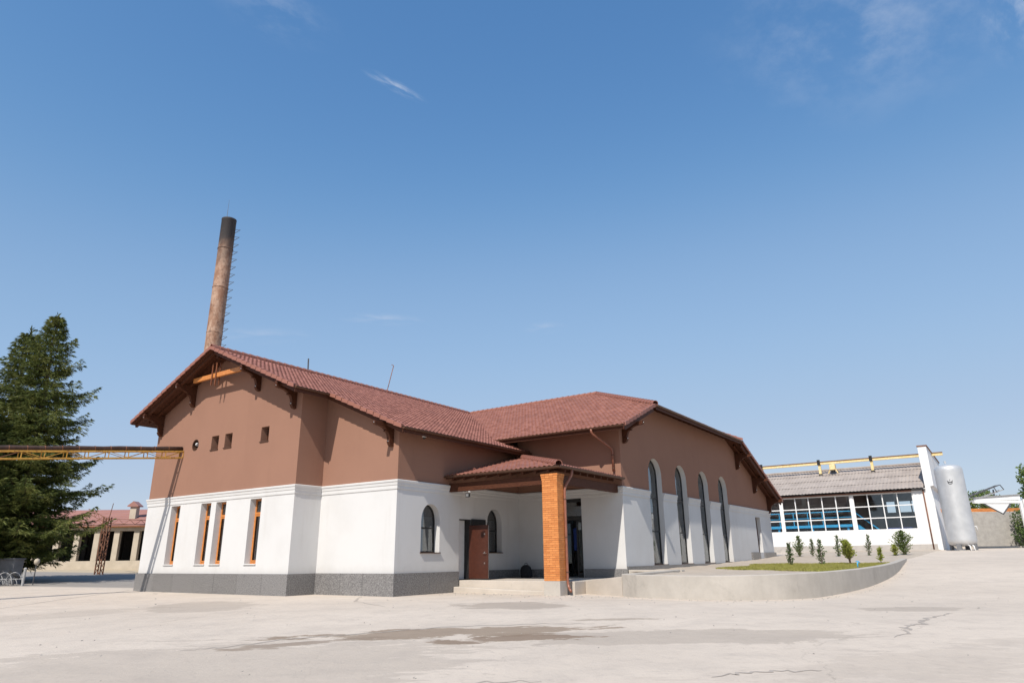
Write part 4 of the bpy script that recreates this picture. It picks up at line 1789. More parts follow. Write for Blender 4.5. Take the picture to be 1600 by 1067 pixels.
def spruce(name, label, loc, h, rad, seed, skirt=.08, lean=(0, 0)):
    rr = random.Random(seed)
    t = thing(name, label, 'tree', loc, 0, 'spruces beside the yard')
    tr = MB()
    cr = MB()

    def axis(f):
        return Vector((lean[0] * f * f + .05 * math.sin(f * 9 + seed), lean[1] * f * f + .05 * math.cos(f * 7), h * f))
    tr.tube([axis(i / 12) - Vector((0, 0, .2 if i == 0 else 0)) for i in range(13)], [.26 * (1 - i / 12.6) + .012 for i in range(13)], 9)
    z = skirt
    lv = 0
    while z < .985:
        f = z
        width = rad * (1 - f) ** .68 * (.80 + .20 * math.sin(lv * 1.9 + seed)) * min(1, .62 + f * 2.2) * (1 if f < .82 else 1 - .55 * (f - .82) / .18)
        nb = max(6, int(8 + 9 * (1 - f)))
        a0 = rr.uniform(0, 6.28)
        for b in range(nb):
            a = a0 + 2 * math.pi * b / nb + rr.uniform(-.3, .3)
            L = width * rr.uniform(.62, 1.06) + .1
            dr = Vector((math.cos(a), math.sin(a), 0))
            p0 = axis(f)
            rise = (.42 if f > .8 else .30) * f * L
            drop = (.05 + .30 * (1 - f)) * L * rr.uniform(.5, 1.3)
            pts = []
            for i in range(6):
                s_ = i / 5
                zz = -drop * (1.9 * s_ - 1.2 * s_ * s_) + rise * s_ + .12 * L * s_ ** 3
                pts.append(p0 + dr * L * s_ + Vector((0, 0, zz)) + Vector((rr.uniform(-1, 1), rr.uniform(-1, 1), rr.uniform(-1, 1))) * .03 * L)
            tr.tube(pts, [.028 * (1 - i / 5.6) * (1 - f * .6) for i in range(6)], 4, cap=False)
            side = Vector((-dr.y, dr.x, 0))
            m = max(6, int(L / .17))
            for k_ in range(m):
                s_ = .10 + .90 * (k_ + rr.random()) / m
                sg_ = min(int(s_ * 5), 4)
                q = pts[sg_].lerp(pts[sg_ + 1], s_ * 5 - sg_)
                tl = (.25 + .60 * (1 - s_) * min(L, 2.6) / 1.4) * rr.uniform(.6, 1.2)
                for sd in (-1, 1):
                    d = (dr * rr.uniform(.45, .95) + side * sd * rr.uniform(.4, 1.0) + Vector((0, 0, rr.uniform(-.42, .12)))).normalized()
                    nn = max(2, int(tl / .13))
                    for c_ in range(nn):
                        qq = q + d * tl * (c_ / nn)
                        for _ in range(4):
                            dd = d + Vector((rr.uniform(-1, 1), rr.uniform(-1, 1), rr.uniform(-.9, .8))) * .55
                            blade(cr, qq, dd, rr.uniform(.16, .30), rr.uniform(.011, .022), rr)
            for _ in range(6):
                blade(cr, pts[-1], dr + Vector((rr.uniform(-.6, .6), rr.uniform(-.6, .6), rr.uniform(-.1, .6))), rr.uniform(.15, .28), .035, rr)
        z += (.46 + .12 * rr.random()) / h * (1.0 if f < .75 else .7)
        lv += 1
    for _ in range(30):
        blade(cr, axis(.95 + .05 * rr.random()), Vector((rr.uniform(-.6, .6), rr.uniform(-.6, .6), 1)), .3, .03, rr)
    tr.build('trunk', 'bark', t, recalc=False)
    cr.build('crown', 'needle', t, recalc=False)
    return t


def gz(x, y):
    return ground_z(*UV(x, y))


spruce('spruce_tree', 'tall dark spruce with the highest pointed top, beside the pipe bridge', (-26.4, 37.2, gz(-26.4, 37.2)), 14.75, 5.3, 3, .12, (-.25, 0))
spruce('spruce_tree', 'dark spruce with a blunt ragged top, left of the tallest one', (-28.5, 37.5, gz(-28.5, 37.5)), 14.0, 5.0, 8, .10, (.25, 0))
spruce('spruce_tree', 'shorter spruce cut by the left edge of the picture', (-28.4, 33.2, gz(-28.4, 33.2)), 11.4, 4.6, 15, .14)

# ------------------------------------------------------------------ pipe bridge
pb = thing('pipe_bridge', 'yellow lattice truss carrying a dark pipe from the brown gable to the left', 'pipe bridge', (OX, OY, 0), PH)


def tp_(s, z, off=0.0):
    return Vector((-8.32 - .10 * s + off, -.02 - s, z - .105 * s))


LN = 13.0
for off in (-.16, .16):
    for z in (6.03, 5.74):
        MB().bar(tp_(0, z, off), tp_(LN, z, off), .05, .05).build('chord', 'yellow_steel', pb)
nbay = 17
for i in range(nbay + 1):
    s = LN * i / nbay
    m = MB()
    for off in (-.16, .16):
        m.bar(tp_(s, 5.765, off), tp_(s, 6.005, off), .03, .03, up=(1, 0, 0))
    m.bar(tp_(s, 6.03, -.135), tp_(s, 6.03, .135), .03, .03)
    m.build('post', 'yellow_steel', pb)
    if i < nbay:
        s2 = LN * (i + 1) / nbay
        for off in (-.16, .16):
            a, b = (5.77, 6.0) if i % 2 else (6.0, 5.77)
            MB().bar(tp_(s + .05, a, off), tp_(s2 - .05, b, off), .022, .022).build('diagonal', 'rust' if i > 7 else 'yellow_steel', pb)
MB().tube([tp_(-.0 + LN * i / 20, 6.16 + .012 * math.sin(i * 2.1)) for i in range(21)], .095, 12).build('pipe', 'pipe_wrap', pb, smooth=True)
for i in range(1, 22):
    s = LN * i / 22
    MB().tube([tp_(s, 6.16), tp_(s + .03, 6.16)], .104, 12).build('pipe_band', 'rust', pb)
# support post out of the picture on the left
b = tp_(LN - .3, 5.7)
gzz = ground_z(b.x, b.y)
m = MB()
for ox in (-.16, .16):
    for oy in (-.16, .16):
        m.bar((b.x + ox, b.y + oy, gzz - .1), (b.x + ox, b.y + oy, b.z), .05, .05, up=(1, 0, 0))
for i in range(8):
    z0 = gzz + (b.z - gzz) * i / 8
    z1 = gzz + (b.z - gzz) * (i + 1) / 8
    m.bar((b.x - .16, b.y - .16, z0), (b.x + .16, b.y - .16, z1), .02, .02)
    m.bar((b.x - .16, b.y + .16, z1), (b.x + .16, b.y + .16, z0), .02, .02)
m.build('support_post', 'yellow_steel', pb)

# ------------------------------------------------------------------ chimney
cx, cy = -23.27, 50.0
ch = thing('chimney_stack', 'tall rusty steel chimney with soot-blackened top behind the left gable', 'chimney', (cx, cy, 0))
prof = [(.62, 0), (.60, 12), (.585, 20), (.575, 24), (.57, 27.95), (.585, 27.97), (.585, 28.08), (.535, 28.08), (.53, 26.5)]
MB().lathe(prof, (0, 0, 0), 28).build('stack', 'chimney', ch, smooth=True)
for z in (10, 14.2, 18.2, 22, 25.4):
    MB().lathe([(.60, z - .04), (.612, z - .02), (.612, z + .02), (.60, z + .04)], (0, 0, 0), 28).build('band', 'chimney', ch)
MB().tube([(-.35, .25, 27.5), (-.33, .25, 30.1)], [.03, .008], 6).build('lightning_rod', 'dark_grey', ch)
# climbing irons, triangular, on the right-hand side
ir = MB().tube([(.55, -.02, 0), (1.02, .0, -.04), (.55, .02, -.34)], .03, 5).mesh('climbing_iron', [M['dark_grey']])
for i in range(24):
    place('climbing_iron', ir, ch, Matrix.Translation((0, 0, 12.0 + i * .66)))

# ------------------------------------------------------------------ open shed on the left
sh = thing('open_shed', 'long low shed with red roof and open dark bays behind the spruce', 'building', (0, 0, 0))
SY, X0, X1 = 55.0, -62.0, -16.0
zg = .85
MB().box((X0, SY - .15, zg - .4), (X1, SY + .25, 1.36)).build('low_wall', 'shed_wall', sh, bevel=.02)
for i in range(23):
    x = -28.05 - 1.55 * (i - 5) if True else 0
    if x < X0 or x > X1:
        continue
    MB().box((x - .22, SY - .12, 1.361), (x + .22, SY + .22, 3.58)).build('column', 'shed_wall', sh, bevel=.02)
MB().box((X0, SY - .14, 3.582), (X1, SY + .25, 3.86)).build('lintel', 'orange_wood' if False else 'shed_wall', sh)
MB().box((X0 - .2, SY - .5, 3.86), (X1 + .2, SY - .44, 4.06)).build('fascia', 'orange_wood', sh)
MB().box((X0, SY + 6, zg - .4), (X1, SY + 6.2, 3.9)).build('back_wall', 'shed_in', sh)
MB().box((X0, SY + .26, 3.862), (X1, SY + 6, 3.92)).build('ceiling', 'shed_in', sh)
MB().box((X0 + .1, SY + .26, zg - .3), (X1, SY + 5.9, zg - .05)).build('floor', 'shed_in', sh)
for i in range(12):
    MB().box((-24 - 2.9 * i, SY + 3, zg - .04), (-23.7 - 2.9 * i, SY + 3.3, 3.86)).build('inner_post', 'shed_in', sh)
MB().prism([(SY - .55, 4.0), (SY + 4.6, 5.55), (SY + 9.8, 4.0), (SY + 9.8, 3.93), (SY + 4.6, 5.45), (SY - .55, 3.93)], lambda a, z: (X0 - .3, a, z), lambda a, z: (X1 + .3, a, z)).build('roof', 'shed_roof', sh)
for i in range(9):
    y = SY - .5 + i * .56
    z = 4.0 + (y - SY + .55) * 1.55 / 5.15
    MB().box((X0 - .3, y, z + .0), (X1 + .3, y + .04, z + .05)).build('roof_course', 'shed_roof', sh)
c = MB()
c.box((-31.25, SY + 1.4, 4.3), (-30.75, SY + 1.9, 5.55))
cc = c.build('chimney', 'shed_wall', sh)
MB().prism([(-31.45, 5.55), (-30.55, 5.55), (-30.55, 5.62), (-31.0, 5.98), (-31.45, 5.62)], lambda a, z: (a, SY + 1.25, z), lambda a, z: (a, SY + 2.05, z)).build('chimney_cap', 'shed_roof', cc)
# rusty lattice mast in front of it
ms = thing('lattice_mast', 'rusty lattice mast with two side arms in front of the red-roofed shed', 'mast', (-27.0, 46.2, gz(-27, 46.2)))
m = MB()
for ox in (-.17, .17):
    for oy in (-.17, .17):
        MB().bar((ox, oy, -.1), (ox, oy, 3.6), .06, .06, up=(1, 0, 0)).build('leg', 'rust', ms)
for i in range(9):
    z0, z1 = .4 * i, .4 * (i + 1)
    for (a, b) in (((-.17, -.17), (.17, -.17)), ((.17, -.17), (.17, .17)), ((.17, .17), (-.17, .17)), ((-.17, .17), (-.17, -.17))):
        p, q = (a, b) if i % 2 else (b, a)
        m.bar((p[0], p[1], z0), (q[0], q[1], z1), .03, .03)
m.build('lacing', 'rust', ms)
MB().tube([(.1, 0, 3.6), (.22, 0, 4.5)], .025, 6).build('rod', 'rust', ms)
for (x1, z1, y1) in ((3.0, 3.05, 0), (-2.6, 4.0, 2), (-2.8, 2.9, .5)):
    a = MB()
    for dz in (0, .3):
        a.bar((0, 0, 3.2 + dz), (x1, y1, z1 + dz), .03, .03)
    for i in range(8):
        s, e = i / 8, (i + 1) / 8
        u0, u1 = (0, .3) if i % 2 else (.3, 0)
        a.bar((x1 * s, y1 * s, 3.2 + (z1 - 3.2) * s + u0), (x1 * e, y1 * e, 3.2 + (z1 - 3.2) * e + u1), .02, .02)
    a.build('arm', 'rust', ms)

# low arched fence, cabinet and lamp at the left edge
fe = thing('arched_fence', 'low light grey fence of overlapping metal arches at the left edge', 'fence', (-23.55, 34.2, gz(-23.55, 34.2)), R(8))
MB().tube([(0, 0, -.1), (0, 0, .78)], .06, 10).build('end_post', 'grey_paint', fe)
MB().lathe([(0, .84), (.05, .82), (.07, .78), (.06, .76)], (0, 0, 0), 10).build('post_cap', 'grey_paint', fe)
for i in range(10):
    x = -.45 - .42 * i
    MB().tube([(x + .40 * math.cos(math.pi * k / 12), 0 if i % 2 else .05, .62 * math.sin(math.pi * k / 12)) for k in range(13)], .02, 7).build('arch', 'grey_paint', fe, smooth=True)
    MB().tube([(x + .20 * math.cos(math.pi * k / 10), .02, .33 * math.sin(math.pi * k / 10)) for k in range(11)], .016, 6).build('arch', 'grey_paint', fe, smooth=True)
MB().tube([(0, .02, .32), (-4.6, .02, .32)], .018, 6).build('rail', 'grey_paint', fe)
bx_ = thing('utility_cabinet', 'plain grey cabinet under the spruces behind the arched fence', 'cabinet', (-25.3, 35.6, gz(-25.3, 35.6)), R(-6))
MB().box((-.55, -.3, -.1), (.45, .3, 1.15)).build('body', 'box_grey', bx_, bevel=.02)
MB().box((-.6, -.35, 1.15), (.5, .35, 1.21)).build('lid', 'box_grey', bx_, bevel=.01)
lm = thing('garden_lamp', 'short garden lamp post with pale globe by the fence post', 'lamp', (-23.6, 35.0, gz(-23.6, 35)))
MB().tube([(0, 0, -.1), (0, 0, .95)], .025, 8).build('post', 'dark_grey', lm)
MB().lathe([(0, .92), (.07, .94), (.12, 1.03), (.13, 1.1), (.1, 1.2), (0, 1.24)], (0, 0, 0), 14).build('globe', 'shed_wall', lm, smooth=True)
tb = thing('leaning_pipe', 'short black pipe leaning against the grey cabinet', 'pipe', (-24.6, 34.9, gz(-24.6, 34.9)))
MB().tube([(-.2, 0, .62), (.35, 0, .3)], .055, 10).build('tube', 'bag', tb, smooth=True)
MB().tube([(.1, .02, -.05), (.1, .02, .42)], .03, 8).build('foot', 'dark_grey', tb)

# ------------------------------------------------------------------ glazed hall on the right
HL = thing('glazed_hall', 'white hall with long grid window and grey corrugated roof', 'building', (OX, OY, 0), PH)
HV, HU0, HU1 = 42.0, -4.0, 17.78
ZB = 1.3
MB().box((HU0, HV, 1.86), (HU1, HV + .35, 2.94)).build('sill_wall', 'white_paint', HL)
MB().box((HU0, HV - .06, ZB - .2), (HU1 + .1, HV + .30, 1.858)).build('plinth', 'grey_conc', HL, bevel=.01)
MB().box((16.9, HV, 2.941), (HU1, HV + .35, 5.80)).build('corner_pier', 'white_paint', HL)
MB().box((HU0, HV + .01, 5.56), (16.899, HV + .35, 5.66)).build('window_head', 'white_metal', HL)
# window bays
bays = [(-3.5, 2.0, 5), (2.15, 7.35, 5), (7.56, 12.60, 5), (12.85, 16.86, 4)]
for (a, b, n) in bays:
    wd = thing('window', None, None)
    wd.parent = HL
    zs = [2.945, 3.80, 4.66, 5.555]
    wpn = (b - a) / n
    for i in range(n + 1):
        x = a + wpn * i
        MB().box((x - .035, HV + .05, 2.945), (x + .035, HV + .12, 5.555)).build('mullion', 'white_metal', wd)
    for z in zs:
        MB().box((a, HV + .045, z - (.0 if z == zs[0] else .035)), (b, HV + .115, z + (.0 if z == zs[-1] else .035))).build('transom', 'white_metal', wd)
    for i in range(n):
        for j in range(3):
            tilt = rg.uniform(-.004, .004)
            MB().box((a + wpn * i + .036, HV + .08 + tilt, zs[j] + .036), (a + wpn * (i + 1) - .036, HV + .086 + tilt, zs[j + 1] - .036)).build('pane', 'hall_glass', wd)
for x in (2.075, 7.455, 12.725):
    MB().box((x - .1, HV + .0, 2.941), (x + .1, HV + .2, 5.557)).build('window_post', 'white_metal', HL)
MB().box((HU0, HV - .25, 5.60), (HU1 - .9, HV - .19, 5.70)).build('eave_board', 'wood', HL)
MB().box((HU0, HV - .18, 5.665), (HU1, HV + .34, 5.72)).build('eave_soffit', 'black', HL)
# end wall standing above the roof, thicker at its foot
MB().prism([(HU1 + .002, ZB - .2), (18.46, ZB - .2), (18.12, 5.9), (18.34, 5.95), (18.34, 8.82), (HU1 + .002, 8.82)], lambda a, z: (a, HV + .005, z), lambda a, z: (a, HV + 12.5, z)).build('end_wall', 'white_paint', HL)
MB().box((HU1 - .05, HV - .05, 8.822), (18.40, HV + 12.55, 8.90)).build('coping', 'rust', HL)
# corrugated roof
mb = MB()
us = [HU0 - .3 + i * .0625 for i in range(int((HU1 - HU0 + .3) / .0625))]
rows_ = [(HV - .35, 5.83), (HV + 1.2, 6.44), (HV + 2.8, 7.04), (HV + 4.4, 7.64), (HV + 6.0, 8.22)]
for r_, ((v0, z0), (v1, z1)) in enumerate(zip(rows_[:-1], rows_[1:])):
    base = len(mb.v)
    for u in us:
        zz = .020 * math.sin((u + .03 * r_) * 2 * math.pi / .25)
        mb.v.append((u, v0 - .05, z0 - .012 + zz))
        mb.v.append((u, v1 + .02, z1 + zz - .015))
    for i in range(len(us) - 1):
        mb.f.append((base + 2 * i, base + 2 * i + 2, base + 2 * i + 3, base + 2 * i + 1))
        mb.mi.append(0)
o = mb.build('roof_sheets', 'slate', HL, recalc=False)
o['kind'] = 'stuff'
MB().prism([(HV + 5.9, 8.2), (HV + 6.1, 8.26), (HV + 12.4, 5.8), (HV + 12.3, 5.7)], lambda a, z: (HU0, a, z), lambda a, z: (HU1, a, z)).build('roof_rear', 'slate', HL)
MB().tube([(HU0, HV + 6.02, 8.26), (HU1, HV + 6.02, 8.24)], .09, 8).build('roof_ridge', 'slate', HL)
# inside
MB().box((HU0, HV + 12.1, 1.0), (HU1, HV + 12.3, 4.75)).build('back_wall', 'hall_in', HL)
MB().box((HU0, HV + 12.1, 4.751), (13.6, HV + 12.3, 5.8)).build('back_wall', 'hall_in', HL)
for i in range(5):
    x = 13.65 + i * 1.0
    MB().box((x - .05, HV + 12.15, 4.752), (x + .05, HV + 12.25, 5.8)).build('rear_mullion', 'white_metal', HL)
MB().box((HU0 - .1, HV, 1.0), (HU0, HV + 12.3, 6)).build('side_wall', 'hall_in', HL)
MB().box((HU0, HV + .36, 1.45), (HU1, HV + 12.1, 1.55)).build('floor', 'dark_floor', HL)
for i in range(6):
    MB().box((HU0 + 1 + i * 3.6, HV + 6, 1.55), (HU0 + 1.3 + i * 3.6, HV + 6.3, 8.0)).build('inner_post', 'hall_in', HL)
pl = thing('machine_platform', 'sky-blue steel platform with railing seen through the hall windows', 'platform', (OX, OY, 0), PH)
MB().box((-2, HV + .75, 3.25), (12.6, HV + 1.9, 3.45)).build('deck', 'blue', pl)
MB().box((-2, HV + .62, 2.3), (12.4, HV + .72, 2.95)).build('lower_beam', 'blue', pl)
for i in range(14):
    x = -1.8 + i * 1.1
    MB().box((x, HV + .78, 3.451), (x + .06, HV + .84, 4.45)).build('rail_post', 'blue', pl)
for z in (3.95, 4.4):
    MB().box((-2, HV + .76, z), (12.6, HV + .775, z + .07)).build('handrail', 'blue', pl)
for i in range(6):
    x = -1 + i * 2.6
    MB().box((x, HV + .85, 1.551), (x + .15, HV + 1.0, 3.249)).build('leg', 'blue', pl)
for dy in (0, .8):
    MB().bar((12.6, HV + 1.0 + dy, 3.4), (14.6, HV + 1.0 + dy, 1.6), .06, .22).build('stair_string', 'blue', pl)
    MB().bar((12.6, HV + 1.0 + dy, 4.4), (14.6, HV + 1.0 + dy, 2.6), .05, .05).build('stair_rail', 'blue', pl)
MB().box((14.7, HV + 1.2, 1.56), (16.4, HV + 2.8, 3.1)).build('machine_base', 'blue_cloth', pl, bevel=.04)
# rain pipe at the corner pier
MB().tube([(17.62, HV - .12, 5.72), (17.62, HV - .12, 1.5)], .045, 10).build('rain_pipe', 'rust', HL, smooth=True)
# crane rail above the roof
cr_ = thing('crane_rail', 'pale yellow steel rail on short posts above the corrugated roof', 'crane rail', (OX, OY, 0), PH)
MB().box((-4, HV + 4.55, 8.60), (19.1, HV + 4.75, 8.80)).build('beam', 'cream_steel', cr_)
MB().box((-4, HV + 4.50, 8.803), (19.1, HV + 4.80, 8.85)).build('rail', 'rust', cr_)
for x in (5.1, 9.95, 14.0):
    MB().box((x - .1, HV + 4.57, 7.66), (x + .1, HV + 4.73, 8.598)).build('post', 'cream_steel', cr_)
    MB().box((x - .14, HV + 4.49, 8.56), (x + .1, HV + 4.549, 9.0)).build('clamp', 'black', cr_)
    MB().box((x - .13, HV + 4.50, 7.62), (x + .16, HV + 4.80, 7.80)).build('foot_plate', 'black', cr_)
tr_ = MB()
tr_.box((10.75, HV + 4.35, 8.05), (11.2, HV + 4.9, 8.55))
trl = tr_.build('trolley', 'cream_steel', cr_, bevel=.05)
MB().lathe([(0, -.1), (.18, -.1), (.18, .1), (0, .1)], (10.98, HV + 4.6, 7.95), 12).build('hook_block', 'black', trl)
MB().bar((10.6, HV + 4.6, 7.8), (10.9, HV + 4.6, 8.4), .08, .08).build('arm', 'cream_steel', trl)
MB().bar((11.35, HV + 4.6, 7.8), (11.05, HV + 4.6, 8.4), .08, .08).build('arm', 'cream_steel', trl)

# ------------------------------------------------------------------ storage tank
tw = W(19.5, 40.0)
TG = ground_z(19.5, 40.0)
tk = thing('storage_tank', 'tall upright silver storage tank beside the white end wall', 'tank', (tw.x, tw.y, TG))
r = .865
prof = [(0, .26), (.40, .275), (.68, .33), (.81, .43), (r - .012, .56), (r, .66), (r, .72), (r, .85), (r, 2.0), (r, 3.4), (r, 4.6), (r, 5.1), (r, 5.2), (r, 5.36), (r - .012, 5.46), (.80, 5.57), (.66, 5.66), (.40, 5.72), (.15, 5.745), (0, 5.75)]
MB().lathe(prof, (0, 0, 0), 48).build('shell', 'tank', tk, smooth=True)
for a in range(4):
    an = R(38 + 90 * a)
    MB().prism([(-.16, .0), (.16, .0), (.13, .75), (-.13, .75)], lambda x, z: (.66 * math.cos(an) - x * math.sin(an), .66 * math.sin(an) + x * math.cos(an), z - .08),
               lambda x, z: (.80 * math.cos(an) - x * math.sin(an), .80 * math.sin(an) + x * math.cos(an), z - .08)).build('leg', 'box_grey', tk)
for x in (-.12, .14):
    MB().tube([(x, -.55, .35), (x, -.86, .30), (x + .02, -.92, -.1)], .035, 8).build('drain_pipe', 'white_metal', tk, smooth=True)
MB().tube([(.8, -.25, 1.55), (.95, -.3, 1.55), (.98, -.31, 1.25)], .04, 8).build('valve', 'lamp_white', tk, smooth=True)
MB().box((-.8, -.75, -.12), (.8, .75, .02)).build('base_pad', 'grey_conc', tk)
MB().tube([(-.1, 0, 5.82), (-.1, 0, 6.0)], .07, 10).build('top_valve', 'tank', tk)


def on_tank(th, z, e=.012):
    return ((r + e) * math.cos(th), (r + e) * math.sin(th), z)


# crown-shaped emblem wrapped on the shell, facing the yard
em = MB()
tc = math.atan2(-tw.y, -tw.x) - .02
crown = [(-.17, 4.62), (-.13, 4.40), (-.05, 4.33), (.05, 4.33), (.13, 4.40), (.17, 4.62), (.09, 4.53), (.045, 4.50), (0.0, 4.53), (-.045, 4.50), (-.09, 4.53)]
em.prism(crown, lambda a, z: on_tank(tc + a / r, z, .006), lambda a, z: on_tank(tc + a / r, z, .014))
em.prism([(-.035, 4.63), (0, 4.595), (.035, 4.63), (0, 4.67)], lambda a, z: on_tank(tc + a / r, z, .006), lambda a, z: on_tank(tc + a / r, z, .014))
em.build('emblem', 'dark_grey', tk)
em = MB()
em.prism([(-.085, 4.425), (.085, 4.425), (.075, 4.385), (-.075, 4.385)], lambda a, z: on_tank(tc + a / r, z, .015), lambda a, z: on_tank(tc + a / r, z, .018))
em.build('emblem_band', 'tank', tk)

# ------------------------------------------------------------------ things right of the tank
bw = thing('boundary_wall', 'rough grey rendered boundary wall with orange brick top right of the tank', 'wall', (0, 0, 0))
MB().box((32.0, 54.0, 1.0), (60.0, 54.4, 4.25)).build('wall_body', 'rubble', bw, bevel=.03)
mb = MB()
x = 32.0
k_ = 0
while x < 60:
    for j in range(3):
        mb.box((x + .005 + (.12 if j % 2 else 0), 54.02, 4.251 + j * .085), (x + .245 + (.12 if j % 2 else 0), 54.38, 4.325 + j * .085))
    x += .25
o = mb.build('brick_courses', 'brick', bw)
o['kind'] = 'stuff'
aw = thing('gate_awning', 'white awning with dark-edged triangular panel over the rough wall', 'awning', (0, 0, 0))
MB().prism([(33.35, 4.78), (36.55, 4.82), (36.60, 5.18), (33.35, 4.98)], lambda a, z: (a, 50.0, z), lambda a, z: (a, 50.25, z)).build('fascia', 'white_metal', aw, bevel=.01)
MB().prism([(33.2, 4.62), (36.5, 4.60), (36.5, 4.775), (33.2, 4.775)], lambda a, z: (a, 49.95, z), lambda a, z: (a, 50.2, z)).build('rail', 'white_metal', aw)
MB().prism([(33.95, 4.595), (35.75, 4.595), (35.10, 3.90)], lambda a, z: (a, 50.0, z), lambda a, z: (a, 50.06, z)).build('panel', 'white_metal', aw)
m = MB()
m.bar((33.85, 49.99, 4.58), (35.12, 49.99, 3.84), .07, .07)
m.bar((35.80, 49.99, 4.58), (35.10, 49.99, 3.84), .07, .07)
m.build('panel_edge', 'dark_grey', aw)
MB().prism([(33.3, 5.0), (36.65, 5.2), (36.65, 5.24), (33.3, 5.05)], lambda a, z: (a, 49.9, z), lambda a, z: (a, 50.55, z)).build('roof', 'grey_paint', aw)
MB().box((36.48, 49.98, 1.4), (36.64, 50.14, 4.78)).build('post', 'white_metal', aw)
MB().box((36.9, 50.2, 1.4), (37.02, 50.32, 4.9)).build('post', 'white_metal', aw)
cv = thing('inclined_frame', 'slanting grey steel ladder frame rising above the white awning', 'frame', (0, 0, 0))
FY = 57.0
for dy in (0, .5):
    MB().bar((36.6, FY + dy, 5.3), (40.25, FY + dy, 6.55), .06, .06).build('side_rail', 'dark_grey', cv)
    MB().bar((37.3, FY + dy, 5.12), (40.5, FY + dy, 6.18), .06, .06).build('side_rail', 'grey_paint', cv)
for i in range(9):
    t = i / 8
    MB().bar((36.6 + 3.65 * t, FY + .03, 5.3 + 1.25 * t), (36.6 + 3.65 * t, FY + .47, 5.3 + 1.25 * t), .045, .045).build('rung', 'grey_paint', cv)
m = MB()
m.bar((39.7, FY - .04, 6.36), (39.9, FY - .04, 5.95), .05, .05)
m.bar((40.25, FY - .04, 6.56), (40.5, FY - .04, 6.16), .05, .05)
m.build('end_brace', 'dark_grey', cv)
MB().bar((37.4, FY + .25, 1.4), (37.4, FY + .25, 5.4), .08, .08, up=(1, 0, 0)).build('leg', 'dark_grey', cv)
MB().bar((39.8, FY + .25, 1.4), (39.8, FY + .25, 6.2), .08, .08, up=(1, 0, 0)).build('leg', 'dark_grey', cv)


def leafy(name, label, cat, loc, parts, mat, seed, n, ls, trunk_h, group=None):
    rr = random.Random(seed)
    t = thing(name, label, cat, loc, 0, group)
    tr = MB()
    cr = MB()
    tr.tube([(0, 0, -.1), (.05, 0, trunk_h * .5), (0, .05, trunk_h)], [.14, .11, .07], 8)
    for (px, py, pz, rx, rz) in parts:
        tr.tube([(0, 0, trunk_h * .6), (px * .5, py * .5, (trunk_h + pz) / 2), (px, py, pz)], [.06, .04, .015], 6)
        m = int(n * rx * rx)
        for _ in range(m):
            a, ph = rr.uniform(0, 6.283), math.acos(rr.uniform(-1, 1))
            q = rr.uniform(.45, 1) ** .5 * (1 + .18 * math.sin(3 * a + px) * math.sin(2 * ph))
            p = Vector((px + rx * q * math.sin(ph) * math.cos(a), py + rx * q * math.sin(ph) * math.sin(a), pz + rz * q * math.cos(ph)))
            d = Vector((rr.uniform(-1, 1), rr.uniform(-1, 1), rr.uniform(-.4, 1)))
            blade(cr, p, d, rr.uniform(.6, 1.3) * ls, rr.uniform(.2, .4) * ls, rr)
    tr.build('trunk', 'bark', t, recalc=False)
    cr.build('crown', mat, t, recalc=False)
    return t


leafy('thuja_shrub', 'tall dense dark thuja in front of the rough wall', 'shrub', (38.6, 53.0, 1.55), [(0, 0, .8, .85, .85), (.1, 0, 1.6, .8, .9), (-.1, .1, 2.2, .6, .6), (.9, .2, .9, .8, .9), (1.0, .1, 1.8, .75, .9), (2.0, .2, 1.0, .8, .9), (2.1, .1, 1.9, .7, .8)], 'thuja', 31, 900, .16, 1.5)
leafy('leafy_tree', 'low rounded tree crown showing above the white awning', 'tree', (40.4, 60.0, 1.7), [(0, 0, 3.6, 1.5, 1.0), (1.6, 0, 3.3, 1.4, .9), (-1.5, .3, 3.3, 1.2, .8), (.6, .4, 4.1, .9, .6)], 'mid_leaf', 32, 700, .2, 3)
leafy('leafy_tree', 'taller green tree cut by the right edge of the picture', 'tree', (47.3, 62.0, 1.7), [(0, 0, 5.6, 1.5, 1.1), (.4, .2, 4.3, 1.8, 1.1), (1.9, 0, 5.0, 1.6, 1.3), (-.5, 0, 6.6, .8, .7), (.3, 0, 3.0, 1.7, 1.0)], 'mid_leaf', 33, 600, .24, 5)
q = W(33, 8)
leafy('leafy_tree', 'broad tree standing beyond the right edge of the yard', 'tree', (q.x, q.y, ground_z(33, 8)), [(0, 0, 5.0, 2.6, 2.2), (2.2, .5, 4.4, 2.0, 1.6), (-2.0, -.5, 4.3, 2.0, 1.6), (.3, 1.8, 6.3, 1.8, 1.4)], 'mid_leaf', 41, 160, .42, 4)
q = W(36, 19)
leafy('leafy_tree', 'tall tree standing beyond the right edge, further along the yard', 'tree', (q.x, q.y, ground_z(36, 19)), [(0, 0, 6.0, 2.8, 2.6), (2.0, .5, 5.0, 2.2, 1.8), (-2.0, -.5, 5.2, 2.2, 1.8), (.3, 1.2, 8.0, 1.8, 1.6)], 'mid_leaf', 42, 160, .42, 5)
# low kerb in front of the wall
kb = MB()
kb.box((30.5, 53.0, 1.2), (60, 53.35, 1.68))
o = kb.build('kerb', 'concrete')
tag(o, 'low pale concrete kerb at the foot of the rough wall', 'kerb')
o.data.name = 'kerb'

